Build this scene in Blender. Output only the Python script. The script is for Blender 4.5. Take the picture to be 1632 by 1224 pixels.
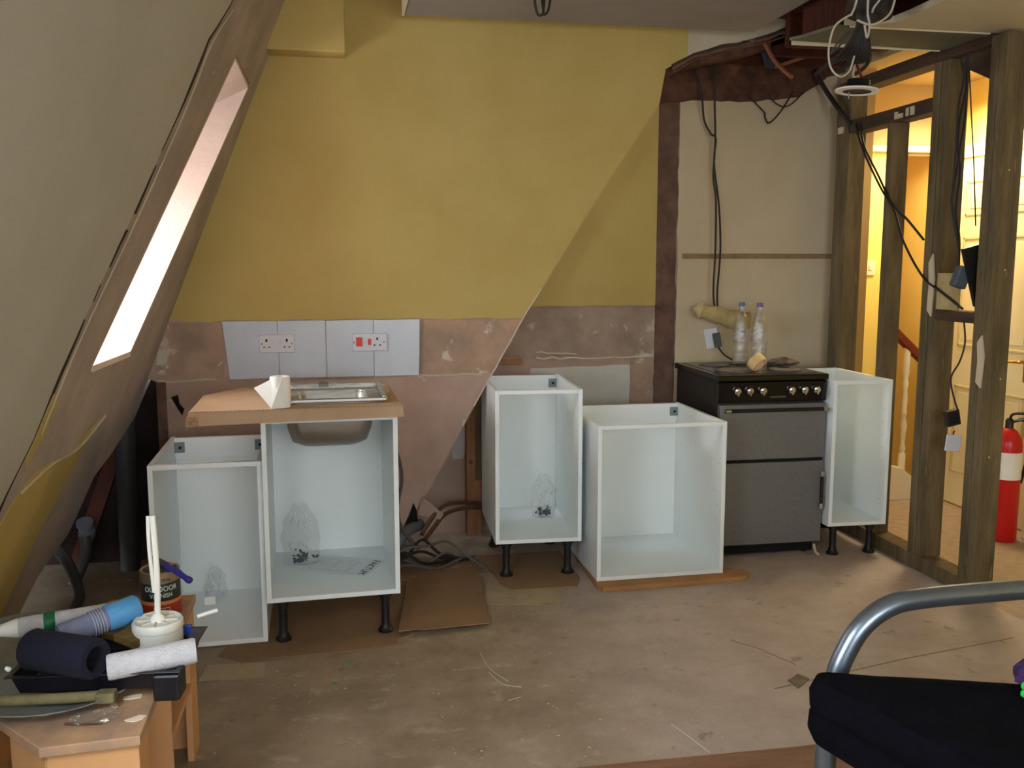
import bpy, bmesh, math, random
from mathutils import Vector, Matrix
random.seed(7)
for o in list(bpy.data.objects): bpy.data.objects.remove(o, do_unlink=True)
C = bpy.context.scene.collection
SC = bpy.context.scene
# ------------------------------------------------------------------ camera
CH, PITCH, YAW, ROLL, F = 1.4212, 0.12943, 0.18122, -0.00076, 1455.1
cam_d = bpy.data.cameras.new('camera'); cam = bpy.data.objects.new('camera', cam_d); C.objects.link(cam)
cam_d.sensor_width = 36; cam_d.lens = F/1632*36; cam_d.clip_start = .05; cam_d.clip_end = 60
FW = Vector((math.sin(YAW)*math.cos(PITCH), math.cos(YAW)*math.cos(PITCH), -math.sin(PITCH)))
RT0 = Vector((math.cos(YAW), -math.sin(YAW), 0)); UP0 = RT0.cross(FW)
RT = math.cos(ROLL)*RT0 + math.sin(ROLL)*UP0; UP = -math.sin(ROLL)*RT0 + math.cos(ROLL)*UP0
cam.matrix_world = Matrix(((RT.x, UP.x, -FW.x, 0), (RT.y, UP.y, -FW.y, 0), (RT.z, UP.z, -FW.z, CH), (0, 0, 0, 1)))
SC.camera = cam
# ------------------------------------------------------------------ world: overcast sky
w = bpy.data.worlds.new('sky'); SC.world = w; w.use_nodes = True
nt = w.node_tree; bg = nt.nodes['Background']
bg.inputs[0].default_value = (.93, .97, 1, 1); bg.inputs[1].default_value = 7.0
# ------------------------------------------------------------------ daylight at the window openings, added fill from the rear, lamp in the hall
def area(name, loc, target, sx, sy, power, col):
    d = bpy.data.lights.new(name, 'AREA'); d.shape = 'RECTANGLE'; d.size = sx; d.size_y = sy; d.energy = power; d.color = col
    o = bpy.data.objects.new(name, d); C.objects.link(o); o.location = loc
    o.rotation_euler = (Vector(target)-Vector(loc)).to_track_quat('-Z', 'Y').to_euler(); return o
area('daylight_side_window', (-.98, .96, 1.44), (1.0, 2.75, -.15), .92, .78, 38, (.88, .955, 1))
area('rear_fill_light', (.9, -1.95, 1.5), (1.1, 3, .3), 1.9, 1.2, 32, (.90, .96, 1))  # dim fill light added behind the camera
area('daylight_narrow_window', (-1.46, 3.5, 1.46), (1, 3.9, .5), .8, .7, 48, (.92, .965, 1))
def point(name, loc, power, col, r=.06):
    d = bpy.data.lights.new(name, 'POINT'); d.energy = power; d.color = col; d.shadow_soft_size = r
    o = bpy.data.objects.new(name, d); C.objects.link(o); o.location = loc; return o
d = bpy.data.lights.new('hall_lamp', 'SPOT'); d.energy = 70; d.color = (1, .80, .47); d.shadow_soft_size = .22; d.spot_size = math.radians(172); d.spot_blend = .25
o = bpy.data.objects.new('hall_lamp', d); C.objects.link(o); o.location = (3.36, 4.56, 2.20)
point('stair_lamp', (3.20, 6.1, 2.2), 10, (1, .60, .22), .07)
vs = SC.view_settings
vs.view_transform = 'Standard'; vs.look = 'None'; vs.gamma = 1; vs.exposure = 0.12; vs.use_curve_mapping = False

# ------------------------------------------------------------------ materials
def lin(c): return tuple(((x/255)/12.92 if x/255 <= .04045 else ((x/255+.055)/1.055)**2.4) for x in c)
MATS = {}
def mat(name, c1, c2=None, scale=4, rough=.7, metal=0, bump=0, bscale=40, lo=.35, hi=.65, c3=None, s3=20, t3=.68,
        trans=0, ior=1.45, detail=6, stretch=(1, 1, 1), emit=None, spec=None):
    if name in MATS: return MATS[name]
    m = bpy.data.materials.new(name); m.use_nodes = True; n = m.node_tree.nodes; l = m.node_tree.links
    b = n['Principled BSDF']; b.inputs['Roughness'].default_value = rough; b.inputs['Metallic'].default_value = metal
    b.inputs['IOR'].default_value = ior
    if spec is not None: b.inputs['Specular IOR Level'].default_value = spec
    if trans: b.inputs['Transmission Weight'].default_value = trans
    if emit: b.inputs['Emission Color'].default_value = (*emit[0], 1); b.inputs['Emission Strength'].default_value = emit[1]
    col = (*lin(c1), 1); b.inputs['Base Color'].default_value = col
    tc = n.new('ShaderNodeTexCoord'); mp = n.new('ShaderNodeMapping'); mp.inputs['Scale'].default_value = stretch
    l.new(tc.outputs['Object'], mp.inputs[0]); src = mp.outputs[0]
    def noise(s, d=detail):
        q = n.new('ShaderNodeTexNoise'); q.inputs['Scale'].default_value = s; q.inputs['Detail'].default_value = d
        q.inputs['Roughness'].default_value = .6; l.new(src, q.inputs['Vector']); return q.outputs['Fac']
    def ramp(fac, a, b_):
        r = n.new('ShaderNodeMapRange'); r.inputs[1].default_value = a; r.inputs[2].default_value = b_; l.new(fac, r.inputs[0]); return r.outputs[0]
    cur = None
    def mix(fac, a, bcol):
        x = n.new('ShaderNodeMix'); x.data_type = 'RGBA'; l.new(fac, x.inputs[0])
        if isinstance(a, tuple): x.inputs[6].default_value = a
        else: l.new(a, x.inputs[6])
        x.inputs[7].default_value = bcol; return x.outputs[2]
    if c2: cur = mix(ramp(noise(scale), lo, hi), col, (*lin(c2), 1))
    if c3: cur = mix(ramp(noise(s3), t3, t3+.06), cur if cur else col, (*lin(c3), 1))
    if cur: l.new(cur, b.inputs['Base Color'])
    if bump:
        bp = n.new('ShaderNodeBump'); bp.inputs['Strength'].default_value = bump; bp.inputs['Distance'].default_value = .01
        l.new(noise(bscale), bp.inputs['Height']); l.new(bp.outputs[0], b.inputs['Normal'])
    MATS[name] = m; return m
def film(name, clear=.8, tint=(1, 1, 1), rough=.15, bump=1.0, bs=25, frost=.12):
    m = bpy.data.materials.new(name); m.use_nodes = True; n = m.node_tree.nodes; l = m.node_tree.links; n.clear()
    out = n.new('ShaderNodeOutputMaterial'); t = n.new('ShaderNodeBsdfTransparent'); t.inputs[0].default_value = (*tint, 1)
    g = n.new('ShaderNodeBsdfGlossy'); g.inputs['Roughness'].default_value = rough
    d = n.new('ShaderNodeBsdfDiffuse'); d.inputs[0].default_value = (.75, .78, .8, 1)
    m1 = n.new('ShaderNodeMixShader'); m2 = n.new('ShaderNodeMixShader'); m1.inputs[0].default_value = frost/(1-clear)
    l.new(g.outputs[0], m1.inputs[1]); l.new(d.outputs[0], m1.inputs[2])
    m2.inputs[0].default_value = 1-clear; l.new(t.outputs[0], m2.inputs[1]); l.new(m1.outputs[0], m2.inputs[2]); l.new(m2.outputs[0], out.inputs[0])
    if bump:
        tc = n.new('ShaderNodeTexCoord'); q = n.new('ShaderNodeTexNoise'); q.inputs['Scale'].default_value = bs; q.inputs['Detail'].default_value = 4
        l.new(tc.outputs['Object'], q.inputs['Vector']); bp = n.new('ShaderNodeBump'); bp.inputs['Strength'].default_value = bump
        bp.inputs['Distance'].default_value = .03; l.new(q.outputs['Fac'], bp.inputs['Height']); l.new(bp.outputs[0], g.inputs['Normal'])
    MATS[name] = m; return m
YEL = mat('yellow_paint', (190, 168, 102), (183, 160, 92), 3, .75, bump=.1, bscale=120)
CREAM = mat('cream_paint', (196, 184, 160), (188, 176, 152), 3, .8, bump=.1, bscale=150)
CREAM2 = mat('cream_recess_paint', (205, 190, 160), (196, 180, 150), 2, .8, bump=.1, bscale=120)
SLOPEP = mat('slope_paint', (192, 189, 180), (184, 180, 171), 2, .85, bump=.15, bscale=160)
PLAS = mat('bare_plaster', (182, 152, 130), (150, 128, 112), 6, .9, bump=.4, bscale=30, c3=(200, 190, 178), s3=8, t3=.60)
PLASG = mat('grey_plaster', (170, 148, 134), (144, 126, 110), 6, .9, bump=.5, bscale=25, c3=(194, 184, 172), s3=7, t3=.58)
PLASP = mat('pink_plaster', (186, 160, 146), (170, 144, 130), 4, .85, bump=.2, bscale=30, c3=(202, 190, 180), s3=4, t3=.64)
SLPL = mat('slope_plaster', (182, 167, 158), (158, 145, 137), 3, .9, bump=.35, bscale=20, c3=(182, 166, 148), s3=6, t3=.66)
TILE = mat('tile_glaze', (196, 204, 216), (188, 197, 210), 6, .25)
GROUT = mat('grout', (176, 172, 168), rough=.9)
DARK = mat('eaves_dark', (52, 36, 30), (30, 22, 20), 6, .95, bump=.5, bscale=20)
SCAR = mat('wall_scar', (120, 92, 78), (88, 68, 58), 9, .95, bump=.8, bscale=30, c3=(116, 92, 78), s3=8, t3=.62)
LINT = mat('lintel_scar', (110, 74, 58), (70, 46, 36), 10, .95, bump=1, bscale=24, c3=(124, 84, 64), s3=9, t3=.62)
OLDW = mat('old_timber', (118, 102, 72), (82, 70, 48), 3, .85, bump=.5, bscale=24, c3=(128, 108, 80), s3=6, t3=.63, stretch=(6, 6, .8))
OLDH = mat('old_timber_across', (86, 64, 46), (58, 43, 32), 3, .85, bump=.5, bscale=24, c3=(120, 100, 80), s3=6, t3=.66, stretch=(6, .8, 6))
PINE = mat('pine_post', (168, 122, 84), (144, 100, 68), 4, .7, stretch=(8, 8, 1))
FLOOR = None
LAM = mat('laminate_red', (140, 104, 82), (124, 88, 68), 5, .6, stretch=(1, 6, 1))
CARP = mat('hall_carpet', (180, 162, 144), (166, 146, 128), 20, .95, bump=.3, bscale=200)
WHITE = mat('white_melamine', (236, 243, 245), (232, 240, 242), 3, .38)
BACKP = mat('white_back_panel', (234, 241, 240), rough=.5)
EDGE = mat('chipboard_edge', (150, 124, 96), (130, 106, 82), 40, .9)
GREYM = mat('bracket_grey', (126, 138, 142), rough=.45, metal=.4)
BLACK = mat('black_plastic', (22, 20, 20), rough=.45)
HOLE = mat('hole_black', (12, 12, 12), rough=.9)
CARD = mat('cardboard', (184, 156, 126), (174, 146, 116), 5, .85, bump=.15, bscale=60)
CARDD = mat('cardboard_floor', (144, 114, 84), (130, 102, 74), 4, .9, bump=.2, bscale=50)
CARDE = mat('cardboard_edge', (178, 144, 108), (140, 108, 78), 60, .9)
STEEL = mat('stainless', (190, 188, 184), rough=.28, metal=1)
STEELB = mat('stainless_satin', (176, 172, 166), rough=.42, metal=1, bump=.1, bscale=60)
ENAM = mat('black_enamel', (16, 14, 13), rough=.22)
ENAMS = mat('black_side', (24, 21, 19), rough=.5)
OVEN = mat('oven_grey', (122, 122, 124), (114, 114, 116), 60, .42, metal=.35)
CHROME = mat('chrome', (220, 220, 222), rough=.12, metal=1)
RING = mat('ring_grey', (112, 104, 100), (92, 84, 80), 30, .6)
PAPER = mat('paper_white', (238, 236, 230), rough=.9)
SHEET = mat('sheet_paper', (224, 232, 234), rough=.8)
INK = mat('ink', (40, 44, 48), rough=.8)
REDS = mat('switch_red', (214, 30, 28), rough=.35)
PLASTW = mat('socket_white', (204, 206, 214), rough=.35)
CABB = mat('cable_dark', (38, 32, 28), rough=.6)
CABG = mat('cable_grey', (96, 92, 90), rough=.6)
CABW = mat('cable_white', (188, 180, 166), rough=.5)
COPP = mat('copper_pipe', (124, 92, 72), (96, 74, 60), 12, .5, metal=.5)
PIPEG = mat('pipe_grey', (96, 100, 106), rough=.5)
BENCH = mat('bench_wood', (206, 156, 108), (196, 146, 98), 3, .5, stretch=(1, 6, 1))
BENCHD = mat('bench_top_dusty', (190, 150, 114), (146, 122, 104), 8, .65, c3=(196, 176, 156), s3=14, t3=.62)
NAVY = mat('navy_fabric', (20, 22, 44), (16, 18, 36), 60, .95, bump=.4, bscale=300)
CUSH = mat('futon_black', (13, 13, 21), (9, 9, 15), 30, 1, bump=.3, bscale=200, spec=.08)
TUBE = mat('silver_tube', (132, 144, 158), (126, 138, 152), 60, .32, metal=.85)
LEGM = mat('tube_leg_matt', (150, 138, 132), rough=.5, metal=.4)
FLEECE = mat('roller_fleece', (226, 224, 230), (214, 212, 220), 60, 1, bump=.8, bscale=250)
BLUE = mat('blue_wrap', (78, 146, 200), (90, 156, 206), 30, .6, bump=.3, bscale=100)
LILAC = mat('lilac_wrap', (130, 134, 164), (112, 116, 148), 20, .6, bump=.4, bscale=80)
GREEN = mat('green_band', (18, 104, 62), rough=.5)
BRISTLE = mat('bristle', (120, 96, 50), (90, 70, 36), 40, .9, stretch=(1, 1, 8))
HANDLEW = mat('dirty_wood', (128, 118, 84), (104, 96, 66), 18, .8)
TRAYB = mat('tray_black', (20, 20, 26), rough=.3, c2=(26, 26, 34), scale=20, c3=(170, 170, 176), s3=60, t3=.74)
DISH = mat('galvanised', (156, 162, 162), (112, 122, 122), 10, .3, metal=.35, c3=(150, 140, 120), s3=9, t3=.64)
TINM = mat('tin_metal', (190, 176, 158), rough=.25, metal=.9)
TINBK = mat('tin_label_dark', (36, 40, 36), rough=.4)
TINRD = mat('tin_label_red', (150, 46, 24), rough=.4)
TINOR = mat('tin_label_orange', (196, 120, 70), rough=.4)
LETTER = mat('lettering_pale', (196, 206, 196), rough=.5)
BHAND = mat('brush_blue', (50, 46, 132), rough=.3)
HALLW = mat('hall_yellow', (246, 222, 130), (242, 216, 122), 2, .8)
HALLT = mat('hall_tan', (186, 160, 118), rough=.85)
STAIRW = mat('stair_orange', (200, 164, 92), rough=.85)
DOORW = mat('door_gloss', (240, 232, 190), rough=.35)
CREAMG = mat('gloss_cream', (236, 226, 200), rough=.4)
MAHOG = mat('handrail_red', (120, 44, 24), (96, 34, 18), 4, .3, stretch=(1, 6, 6))
BRASS = mat('brass', (190, 130, 60), rough=.25, metal=1)
RED = mat('extinguisher_red', (196, 26, 26), rough=.3)
BEAMG = mat('beam_mauve', (142, 132, 124), (134, 124, 116), 3, .9)
GREENB = mat('moisture_board', (110, 106, 84), (98, 96, 78), 5, .9)
VOID = mat('void_boards', (84, 34, 18), (50, 20, 12), 5, .9, stretch=(1, 8, 1))
PUTTY = mat('putty_paper', (186, 166, 116), (160, 140, 94), 12, .85, bump=.3, bscale=40)
TWIG = mat('debris', (196, 186, 164), rough=.9)
BAG = film('clear_bag', .86, (.985, .99, .99), .14, 2.0, 34, .08)
WRAP = film('clear_wrap', .72, (.97, .98, .98), .1, 1.0, 30, .06)
PET = film('bottle_plastic', .82, (.93, .95, .96), .06, .3, 60, .012)
GLASS = film('window_glass', .93, (1, 1, 1), .02, 0, 1, 0)

# ------------------------------------------------------------------ geometry helpers
def props(o, label=None, cat=None, group=None, kind=None):
    if label: o['label'] = label
    if cat: o['category'] = cat
    if group: o['group'] = group
    if kind: o['kind'] = kind
    return o
def thing(name, label, cat, loc=(0, 0, 0), rz=0, group=None):
    o = bpy.data.objects.new(name, None); C.objects.link(o); o.location = loc; o.rotation_euler = (0, 0, rz); o.empty_display_size = .05
    return props(o, label, cat, group)
class G:
    def __init__(s): s.v = []; s.f = []; s.mtx = None
    def add(s, v, f):
        n = len(s.v); s.v += [tuple(p) for p in v]; s.f += [tuple(i+n for i in q) for q in f]; return s
    def box(s, x0, x1, y0, y1, z0, z1, M=None):
        v = [Vector(p) for p in ((x0, y0, z0), (x1, y0, z0), (x1, y1, z0), (x0, y1, z0), (x0, y0, z1), (x1, y0, z1), (x1, y1, z1), (x0, y1, z1))]
        if M: v = [M @ p for p in v]
        return s.add(v, [(3, 2, 1, 0), (4, 5, 6, 7), (0, 1, 5, 4), (1, 2, 6, 5), (2, 3, 7, 6), (3, 0, 4, 7)])
    def prism(s, pts, ext):
        """closed 3-D polygon swept by vector ext"""
        n = len(pts); e = Vector(ext); a = [Vector(p) for p in pts]
        return s.add(a+[p+e for p in a], [tuple(range(n))[::-1], tuple(range(n, 2*n))]+[(i, (i+1) % n, n+(i+1) % n, n+i) for i in range(n)])
    def tube(s, pts, r, n=8, sm=0, cap=True):
        P = [Vector(p) for p in pts]
        if sm and len(P) > 2:
            Q = []
            for i in range(len(P)-1):
                a, b, c, d = P[max(i-1, 0)], P[i], P[i+1], P[min(i+2, len(P)-1)]
                for k in range(sm):
                    t = k/sm; Q.append(.5*((2*b)+(c-a)*t+(2*a-5*b+4*c-d)*t*t+(3*b-a-3*c+d)*t**3))
            P = Q+[P[-1]]
        rr = r if isinstance(r, (list, tuple)) else [r]*len(P)
        if len(rr) != len(P): rr = [rr[min(int(i*len(rr)/len(P)), len(rr)-1)] for i in range(len(P))]
        T = [(P[min(i+1, len(P)-1)]-P[max(i-1, 0)]).normalized() for i in range(len(P))]
        u = T[0].orthogonal().normalized(); v = []
        for i, p in enumerate(P):
            u = (u-T[i]*u.dot(T[i])); u = u.normalized() if u.length > 1e-6 else T[i].orthogonal().normalized(); w_ = T[i].cross(u)
            v += [p+rr[i]*(math.cos(2*math.pi*k/n)*u+math.sin(2*math.pi*k/n)*w_) for k in range(n)]
        f = [(i*n+k, i*n+(k+1) % n, (i+1)*n+(k+1) % n, (i+1)*n+k) for i in range(len(P)-1) for k in range(n)]
        if cap: f += [tuple(range(n))[::-1], tuple((len(P)-1)*n+k for k in range(n))]
        return s.add(v, f)
    def lathe(s, prof, n=20, M=None, cap=True, sx=1, sy=1):
        v = [Vector((r*math.cos(2*math.pi*k/n)*sx, r*math.sin(2*math.pi*k/n)*sy, z)) for r, z in prof for k in range(n)]
        if M: v = [M @ p for p in v]
        f = [(i*n+k, i*n+(k+1) % n, (i+1)*n+(k+1) % n, (i+1)*n+k) for i in range(len(prof)-1) for k in range(n)]
        if cap: f += [tuple(range(n))[::-1], tuple((len(prof)-1)*n+k for k in range(n))]
        return s.add(v, f)
    def build(s, name, m, parent=None, smooth=False, bevel=0, seg=2, solid=0):
        me = bpy.data.meshes.new(name); me.from_pydata(s.v, [], s.f)
        bm = bmesh.new(); bm.from_mesh(me); bmesh.ops.recalc_face_normals(bm, faces=bm.faces); bm.to_mesh(me); bm.free()
        me.materials.append(m); o = bpy.data.objects.new(name, me); C.objects.link(o); o.parent = parent
        if smooth:
            for p in me.polygons: p.use_smooth = True
            me.set_sharp_from_angle(angle=math.radians(40))
        if solid: md = o.modifiers.new('solid', 'SOLIDIFY'); md.thickness = solid
        if bevel: md = o.modifiers.new('bevel', 'BEVEL'); md.width = bevel; md.segments = seg; md.limit_method = 'ANGLE'
        return o
def T(x, y, z): return Matrix.Translation((x, y, z))
def R(a, ax): return Matrix.Rotation(a, 4, ax)
def along(a, b):
    a, b = Vector(a), Vector(b); return Matrix.Translation(a) @ (b-a).to_track_quat('Z', 'Y').to_matrix().to_4x4()
def at(px, py, Y):
    """the point where the sight line through a photo pixel meets the vertical plane Y"""
    d = FW+(px-816)/F*RT-(py-612)/F*UP; t = Y/d.y; return (d.x*t, Y, CH+d.z*t)
def atx(px, py, X):
    d = FW+(px-816)/F*RT-(py-612)/F*UP; t = X/d.x; return (X, d.y*t, CH+d.z*t)
def rough(pts, amp, step, closed=False, seed=1):
    rnd = random.Random(seed); out = []
    n = len(pts)
    for i in range(n if closed else n-1):
        a, b = Vector(pts[i]), Vector(pts[(i+1) % n]); L = (b-a).length; k = max(1, int(L/step)); out.append(tuple(a))
        for j in range(1, k): q = a.lerp(b, j/k); out.append(tuple(c+rnd.uniform(-amp, amp) for c in q))
    if not closed: out.append(tuple(pts[-1]))
    return out
def plate(name, outer, holes, mp, ext, m, parent=None):
    """filled 2-D outline with holes, mapped to 3-D by mp and thickened by vector ext"""
    bm = bmesh.new(); ed = []
    for loop in [outer]+holes:
        vs_ = [bm.verts.new(mp(*p)) for p in loop]
        for i in range(len(vs_)): ed.append(bm.edges.new((vs_[i], vs_[(i+1) % len(vs_)])))
    r = bmesh.ops.triangle_fill(bm, use_beauty=True, edges=ed)
    fs = [g for g in r['geom'] if isinstance(g, bmesh.types.BMFace)]
    e = bmesh.ops.extrude_face_region(bm, geom=fs)
    bmesh.ops.translate(bm, verts=[g for g in e['geom'] if isinstance(g, bmesh.types.BMVert)], vec=Vector(ext))
    bmesh.ops.recalc_face_normals(bm, faces=bm.faces)
    me = bpy.data.meshes.new(name); bm.to_mesh(me); bm.free(); me.materials.append(m)
    o = bpy.data.objects.new(name, me); C.objects.link(o); o.parent = parent; return o
def struct(o): o['kind'] = 'structure'; return o
def letters(txt, size, m, parent, M, name='lettering', bend=None, depth=.0004, xs=1.0):
    cu = bpy.data.curves.new(name, 'FONT'); cu.body = txt; cu.size = size; cu.extrude = depth; cu.align_x = 'CENTER'; cu.resolution_u = 3
    to = bpy.data.objects.new(name, cu); C.objects.link(to); dg = bpy.context.evaluated_depsgraph_get(); dg.update()
    me = bpy.data.meshes.new_from_object(to.evaluated_get(dg)); bpy.data.objects.remove(to, do_unlink=True)
    for v in me.vertices:
        x, y, z = v.co; x *= xs
        if bend: a = x/bend; v.co = M @ Vector((math.sin(a)*(bend+z), -math.cos(a)*(bend+z), y))
        else: v.co = M @ Vector((x, y, z))
    me.materials.clear(); me.materials.append(m); me.name = name
    o = bpy.data.objects.new(name, me); C.objects.link(o); o.parent = parent; return o

# ------------------------------------------------------------------ the setting
def floor_mat():
    m = bpy.data.materials.new('old_floor'); m.use_nodes = True; n = m.node_tree.nodes; l = m.node_tree.links; b = n['Principled BSDF']
    tc = n.new('ShaderNodeTexCoord')
    def noise(s, d=8, off=(0, 0, 0), st=(1, 1, 1)):
        mp = n.new('ShaderNodeMapping'); mp.inputs['Location'].default_value = off; mp.inputs['Scale'].default_value = st; l.new(tc.outputs['Object'], mp.inputs[0])
        q = n.new('ShaderNodeTexNoise'); q.inputs['Scale'].default_value = s; q.inputs['Detail'].default_value = d; q.inputs['Roughness'].default_value = .65
        l.new(mp.outputs[0], q.inputs['Vector']); return q.outputs['Fac']
    def rng(f, a, c):
        r = n.new('ShaderNodeMapRange'); r.inputs[1].default_value = a; r.inputs[2].default_value = c; l.new(f, r.inputs[0]); return r.outputs[0]
    def mix(f, a, c):
        x = n.new('ShaderNodeMix'); x.data_type = 'RGBA'; l.new(f, x.inputs[0])
        for i, q in ((6, a), (7, c)):
            if isinstance(q, tuple): x.inputs[i].default_value = (*lin(q), 1)
            else: l.new(q, x.inputs[i])
        return x.outputs[2]
    sx = n.new('ShaderNodeSeparateXYZ'); l.new(tc.outputs['Object'], sx.inputs[0])
    def math_(op, a, c):
        x = n.new('ShaderNodeMath'); x.operation = op
        for i, q in ((0, a), (1, c)):
            if isinstance(q, (int, float)): x.inputs[i].default_value = q
            else: l.new(q, x.inputs[i])
        return x.outputs[0]
    brown = mix(rng(noise(3.2), .38, .62), (156, 139, 118), (132, 115, 94))
    pink = mix(rng(noise(5, off=(3, 1, 0)), .35, .65), (190, 176, 168), (172, 156, 147))
    edge = math_('ADD', math_('MULTIPLY', sx.outputs[0], 1), math_('MULTIPLY', noise(2.2, 5), .9))   # worn to screed towards the right
    base = mix(rng(edge, .95, 1.75), brown, pink)
    base = mix(rng(noise(7, off=(5, 5, 5), st=(1, 1.6, 1)), .56, .70), base, (172, 160, 142))
    base = mix(rng(noise(46, 3, off=(9, 2, 0)), .70, .74), base, (206, 200, 186))
    base = mix(rng(noise(9, off=(1, 9, 5)), .60, .74), base, (104, 84, 62))
    l.new(base, b.inputs['Base Color']); b.inputs['Roughness'].default_value = .5
    rr = rng(noise(6), .3, .7); mr = n.new('ShaderNodeMapRange'); mr.inputs[3].default_value = .38; mr.inputs[4].default_value = .75; l.new(rr, mr.inputs[0]); l.new(mr.outputs[0], b.inputs['Roughness'])
    bp = n.new('ShaderNodeBump'); bp.inputs['Strength'].default_value = .25; bp.inputs['Distance'].default_value = .01; l.new(noise(30), bp.inputs['Height']); l.new(bp.outputs[0], b.inputs['Normal'])
    return m
FLOOR = floor_mat()
fl = struct(G().box(-2.2, 2.655, -1.75, 5.2, -.1, 0).build('floor', FLOOR))
struct(G().box(2.655, 3.62, -1.75, 6.5, -.1, 0).build('floor_hall', CARP))
lam = struct(plate('floor_covering', rough([(.5, -1.7), (2.6, -1.7), (2.6, 2.36), (1.3, 2.352), (.62, 2.362)], .004, .12, True, 4), [], lambda x, y: (x, y, .001), (0, 0, .004), LAM))
# slope geometry
SLN = Vector((1, 0, -.4067)).normalized()
def slx(z): return -1.2505+.4067*z
def sl(y, z, off=0): p = Vector((slx(z), y, z))+SLN*off; return tuple(p)
TH = Vector((-.026, 0, .0106))
open1 = [(3.128, 1.10), (3.668, 1.097), (4.072, 2.156), (3.584, 2.166)]
open1h = [(3.114, 1.086), (3.684, 1.083), (4.093, 2.172), (3.575, 2.182)]
open2 = [(.48, .98), (1.40, .98), (1.40, 1.70), (.48, 1.70)]
edge = [(3.20, 2.60), (3.143, 2.247), (3.02, 2.111), (2.998, 1.919), (2.896, 1.574), (2.774, 1.268), (2.729, 1.113), (2.709, .94), (2.625, .785), (2.55, .55), (2.45, .25), (2.40, 0)]
edge_r = rough(edge, .006, .05, seed=3)
cream_out = [(-1.75, 0), (-1.75, 2.60)]+edge_r
wl = struct(plate('wall_left', cream_out, [open2], lambda y, z: sl(y, z, .005), TH, SLOPEP))
cut = [(2.60, 0), (3.22, .04), (3.40, .137), (3.51, .281), (3.80, .359), (3.89, .566), (4.10, .62), (4.36, .739), (4.40, .88)]
bare_out = [(p[0]+.012 if i % 5 else p[0]+.03, p[1]) for i, p in enumerate(edge_r)][::-1]
bare_out = [(2.415, 0), (3.15, .0)]+rough(cut[2:], .006, .08, seed=9)+[(4.42, .95), (4.42, 2.60)]+bare_out[::-1][:-1]
pl = plate('bare_board', bare_out, [open1h], lambda y, z: sl(y, z, 0), TH, SLPL, wl)
yel = [(2.70, .700), (2.76, .765), (2.88, .81), (3.30, .79), (3.50, .855), (3.36, .66), (3.235, .524), (3.127, .285), (3.02, 0), (2.50, 0), (2.53, .30), (2.63, .55)]
plate('yellow_paint_patch', rough(yel, .006, .08, True, 5), [], lambda y, z: sl(y, z, .003), (-.002, 0, .001), YEL, wl)
plate('yellow_paint_patch', rough([(2.76, 1.06), (2.84, 1.02), (2.83, .93), (2.76, .84), (2.725, .88), (2.74, .96)], .008, .04, True, 6), [], lambda y, z: sl(y, z, .003), (-.002, 0, .001), YEL, wl)
# torn joint with dark crack between the painted board and the bare one
ck = G()
for a, b in zip(edge_r[3:-8:1], edge_r[4:-7:1]):
    if random.random() < .82: w1, w2 = .030+.022*math.sin(a[1]*7)**2, .030+.022*math.sin(b[1]*7)**2; ck.prism([sl(a[0]+.004, a[1], .0008), sl(a[0]+w1, a[1], .0008), sl(b[0]+w2, b[1], .0008), sl(b[0]+.004, b[1], .0008)], SLN*.0008)
o = ck.build('open_joint', DARK, wl); o['kind'] = 'stuff'
rd = G()
rd.tube([sl(y+.075+random.uniform(-.004, .004), z, .004) for y, z in edge[1:8]], .003, 6, 4)
rd.tube([sl(3.62, .86, .003), sl(3.35, .79, .004), sl(3.05, .80, .004), sl(2.80, .77, .003)], .006, 6, 4)
rd.build('plaster_ridge', CREAM, wl, True)
# dormer reveal of the narrow window
OX = -1.34
rev = G()
def rp(y, z, x): return (x, y, z)
nb, fb, ft, ntp = open1
def outp(p, z): return (OX, p[0]+(z-p[1])*.3815, z)
sill_o, head_o = 1.06, 1.62
far = [(slx(fb[1]), *fb), (slx(ft[1]), *ft), outp(fb, head_o), outp(fb, sill_o)]
near = [(slx(nb[1]), *nb), (slx(ntp[1]), *ntp), outp(nb, head_o), outp(nb, sill_o)]
REV = mat('reveal_plaster', (226, 208, 198), (214, 194, 184), 5, .8, bump=.2, bscale=20)
q = G(); q.prism(far, (0, .02, 0)); q.prism(near, (0, -.02, 0)); q.build('cheek', REV, wl)
q = G(); q.prism([far[0], near[0], near[3], far[3]], (0, 0, -.02)); q.build('reveal_sill', REV, wl)
q = G(); q.prism([far[1], near[1], near[2], far[2]], (0, 0, .02)); q.build('reveal_head', REV, wl)
wn = thing('window_1', None, None); del_ = [k for k in list(wn.keys())]; wn['kind'] = 'structure'
y0, y1 = nb[0]-.02, fb[0]+.40
fr = G()
fr.box(OX-.05, OX, y0-.06, y0, sill_o-.04, head_o+.04); fr.box(OX-.05, OX, y1, y1+.06, sill_o-.04, head_o+.04)
fr.box(OX-.05, OX, y0, y1, sill_o-.05, sill_o); fr.box(OX-.05, OX, y0, y1, head_o, head_o+.05)
fr.build('window_frame', CREAMG, wn, bevel=.003)
G().box(OX-.03, OX-.025, y0, y1, sill_o, head_o).build('pane', GLASS, wn)
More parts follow.
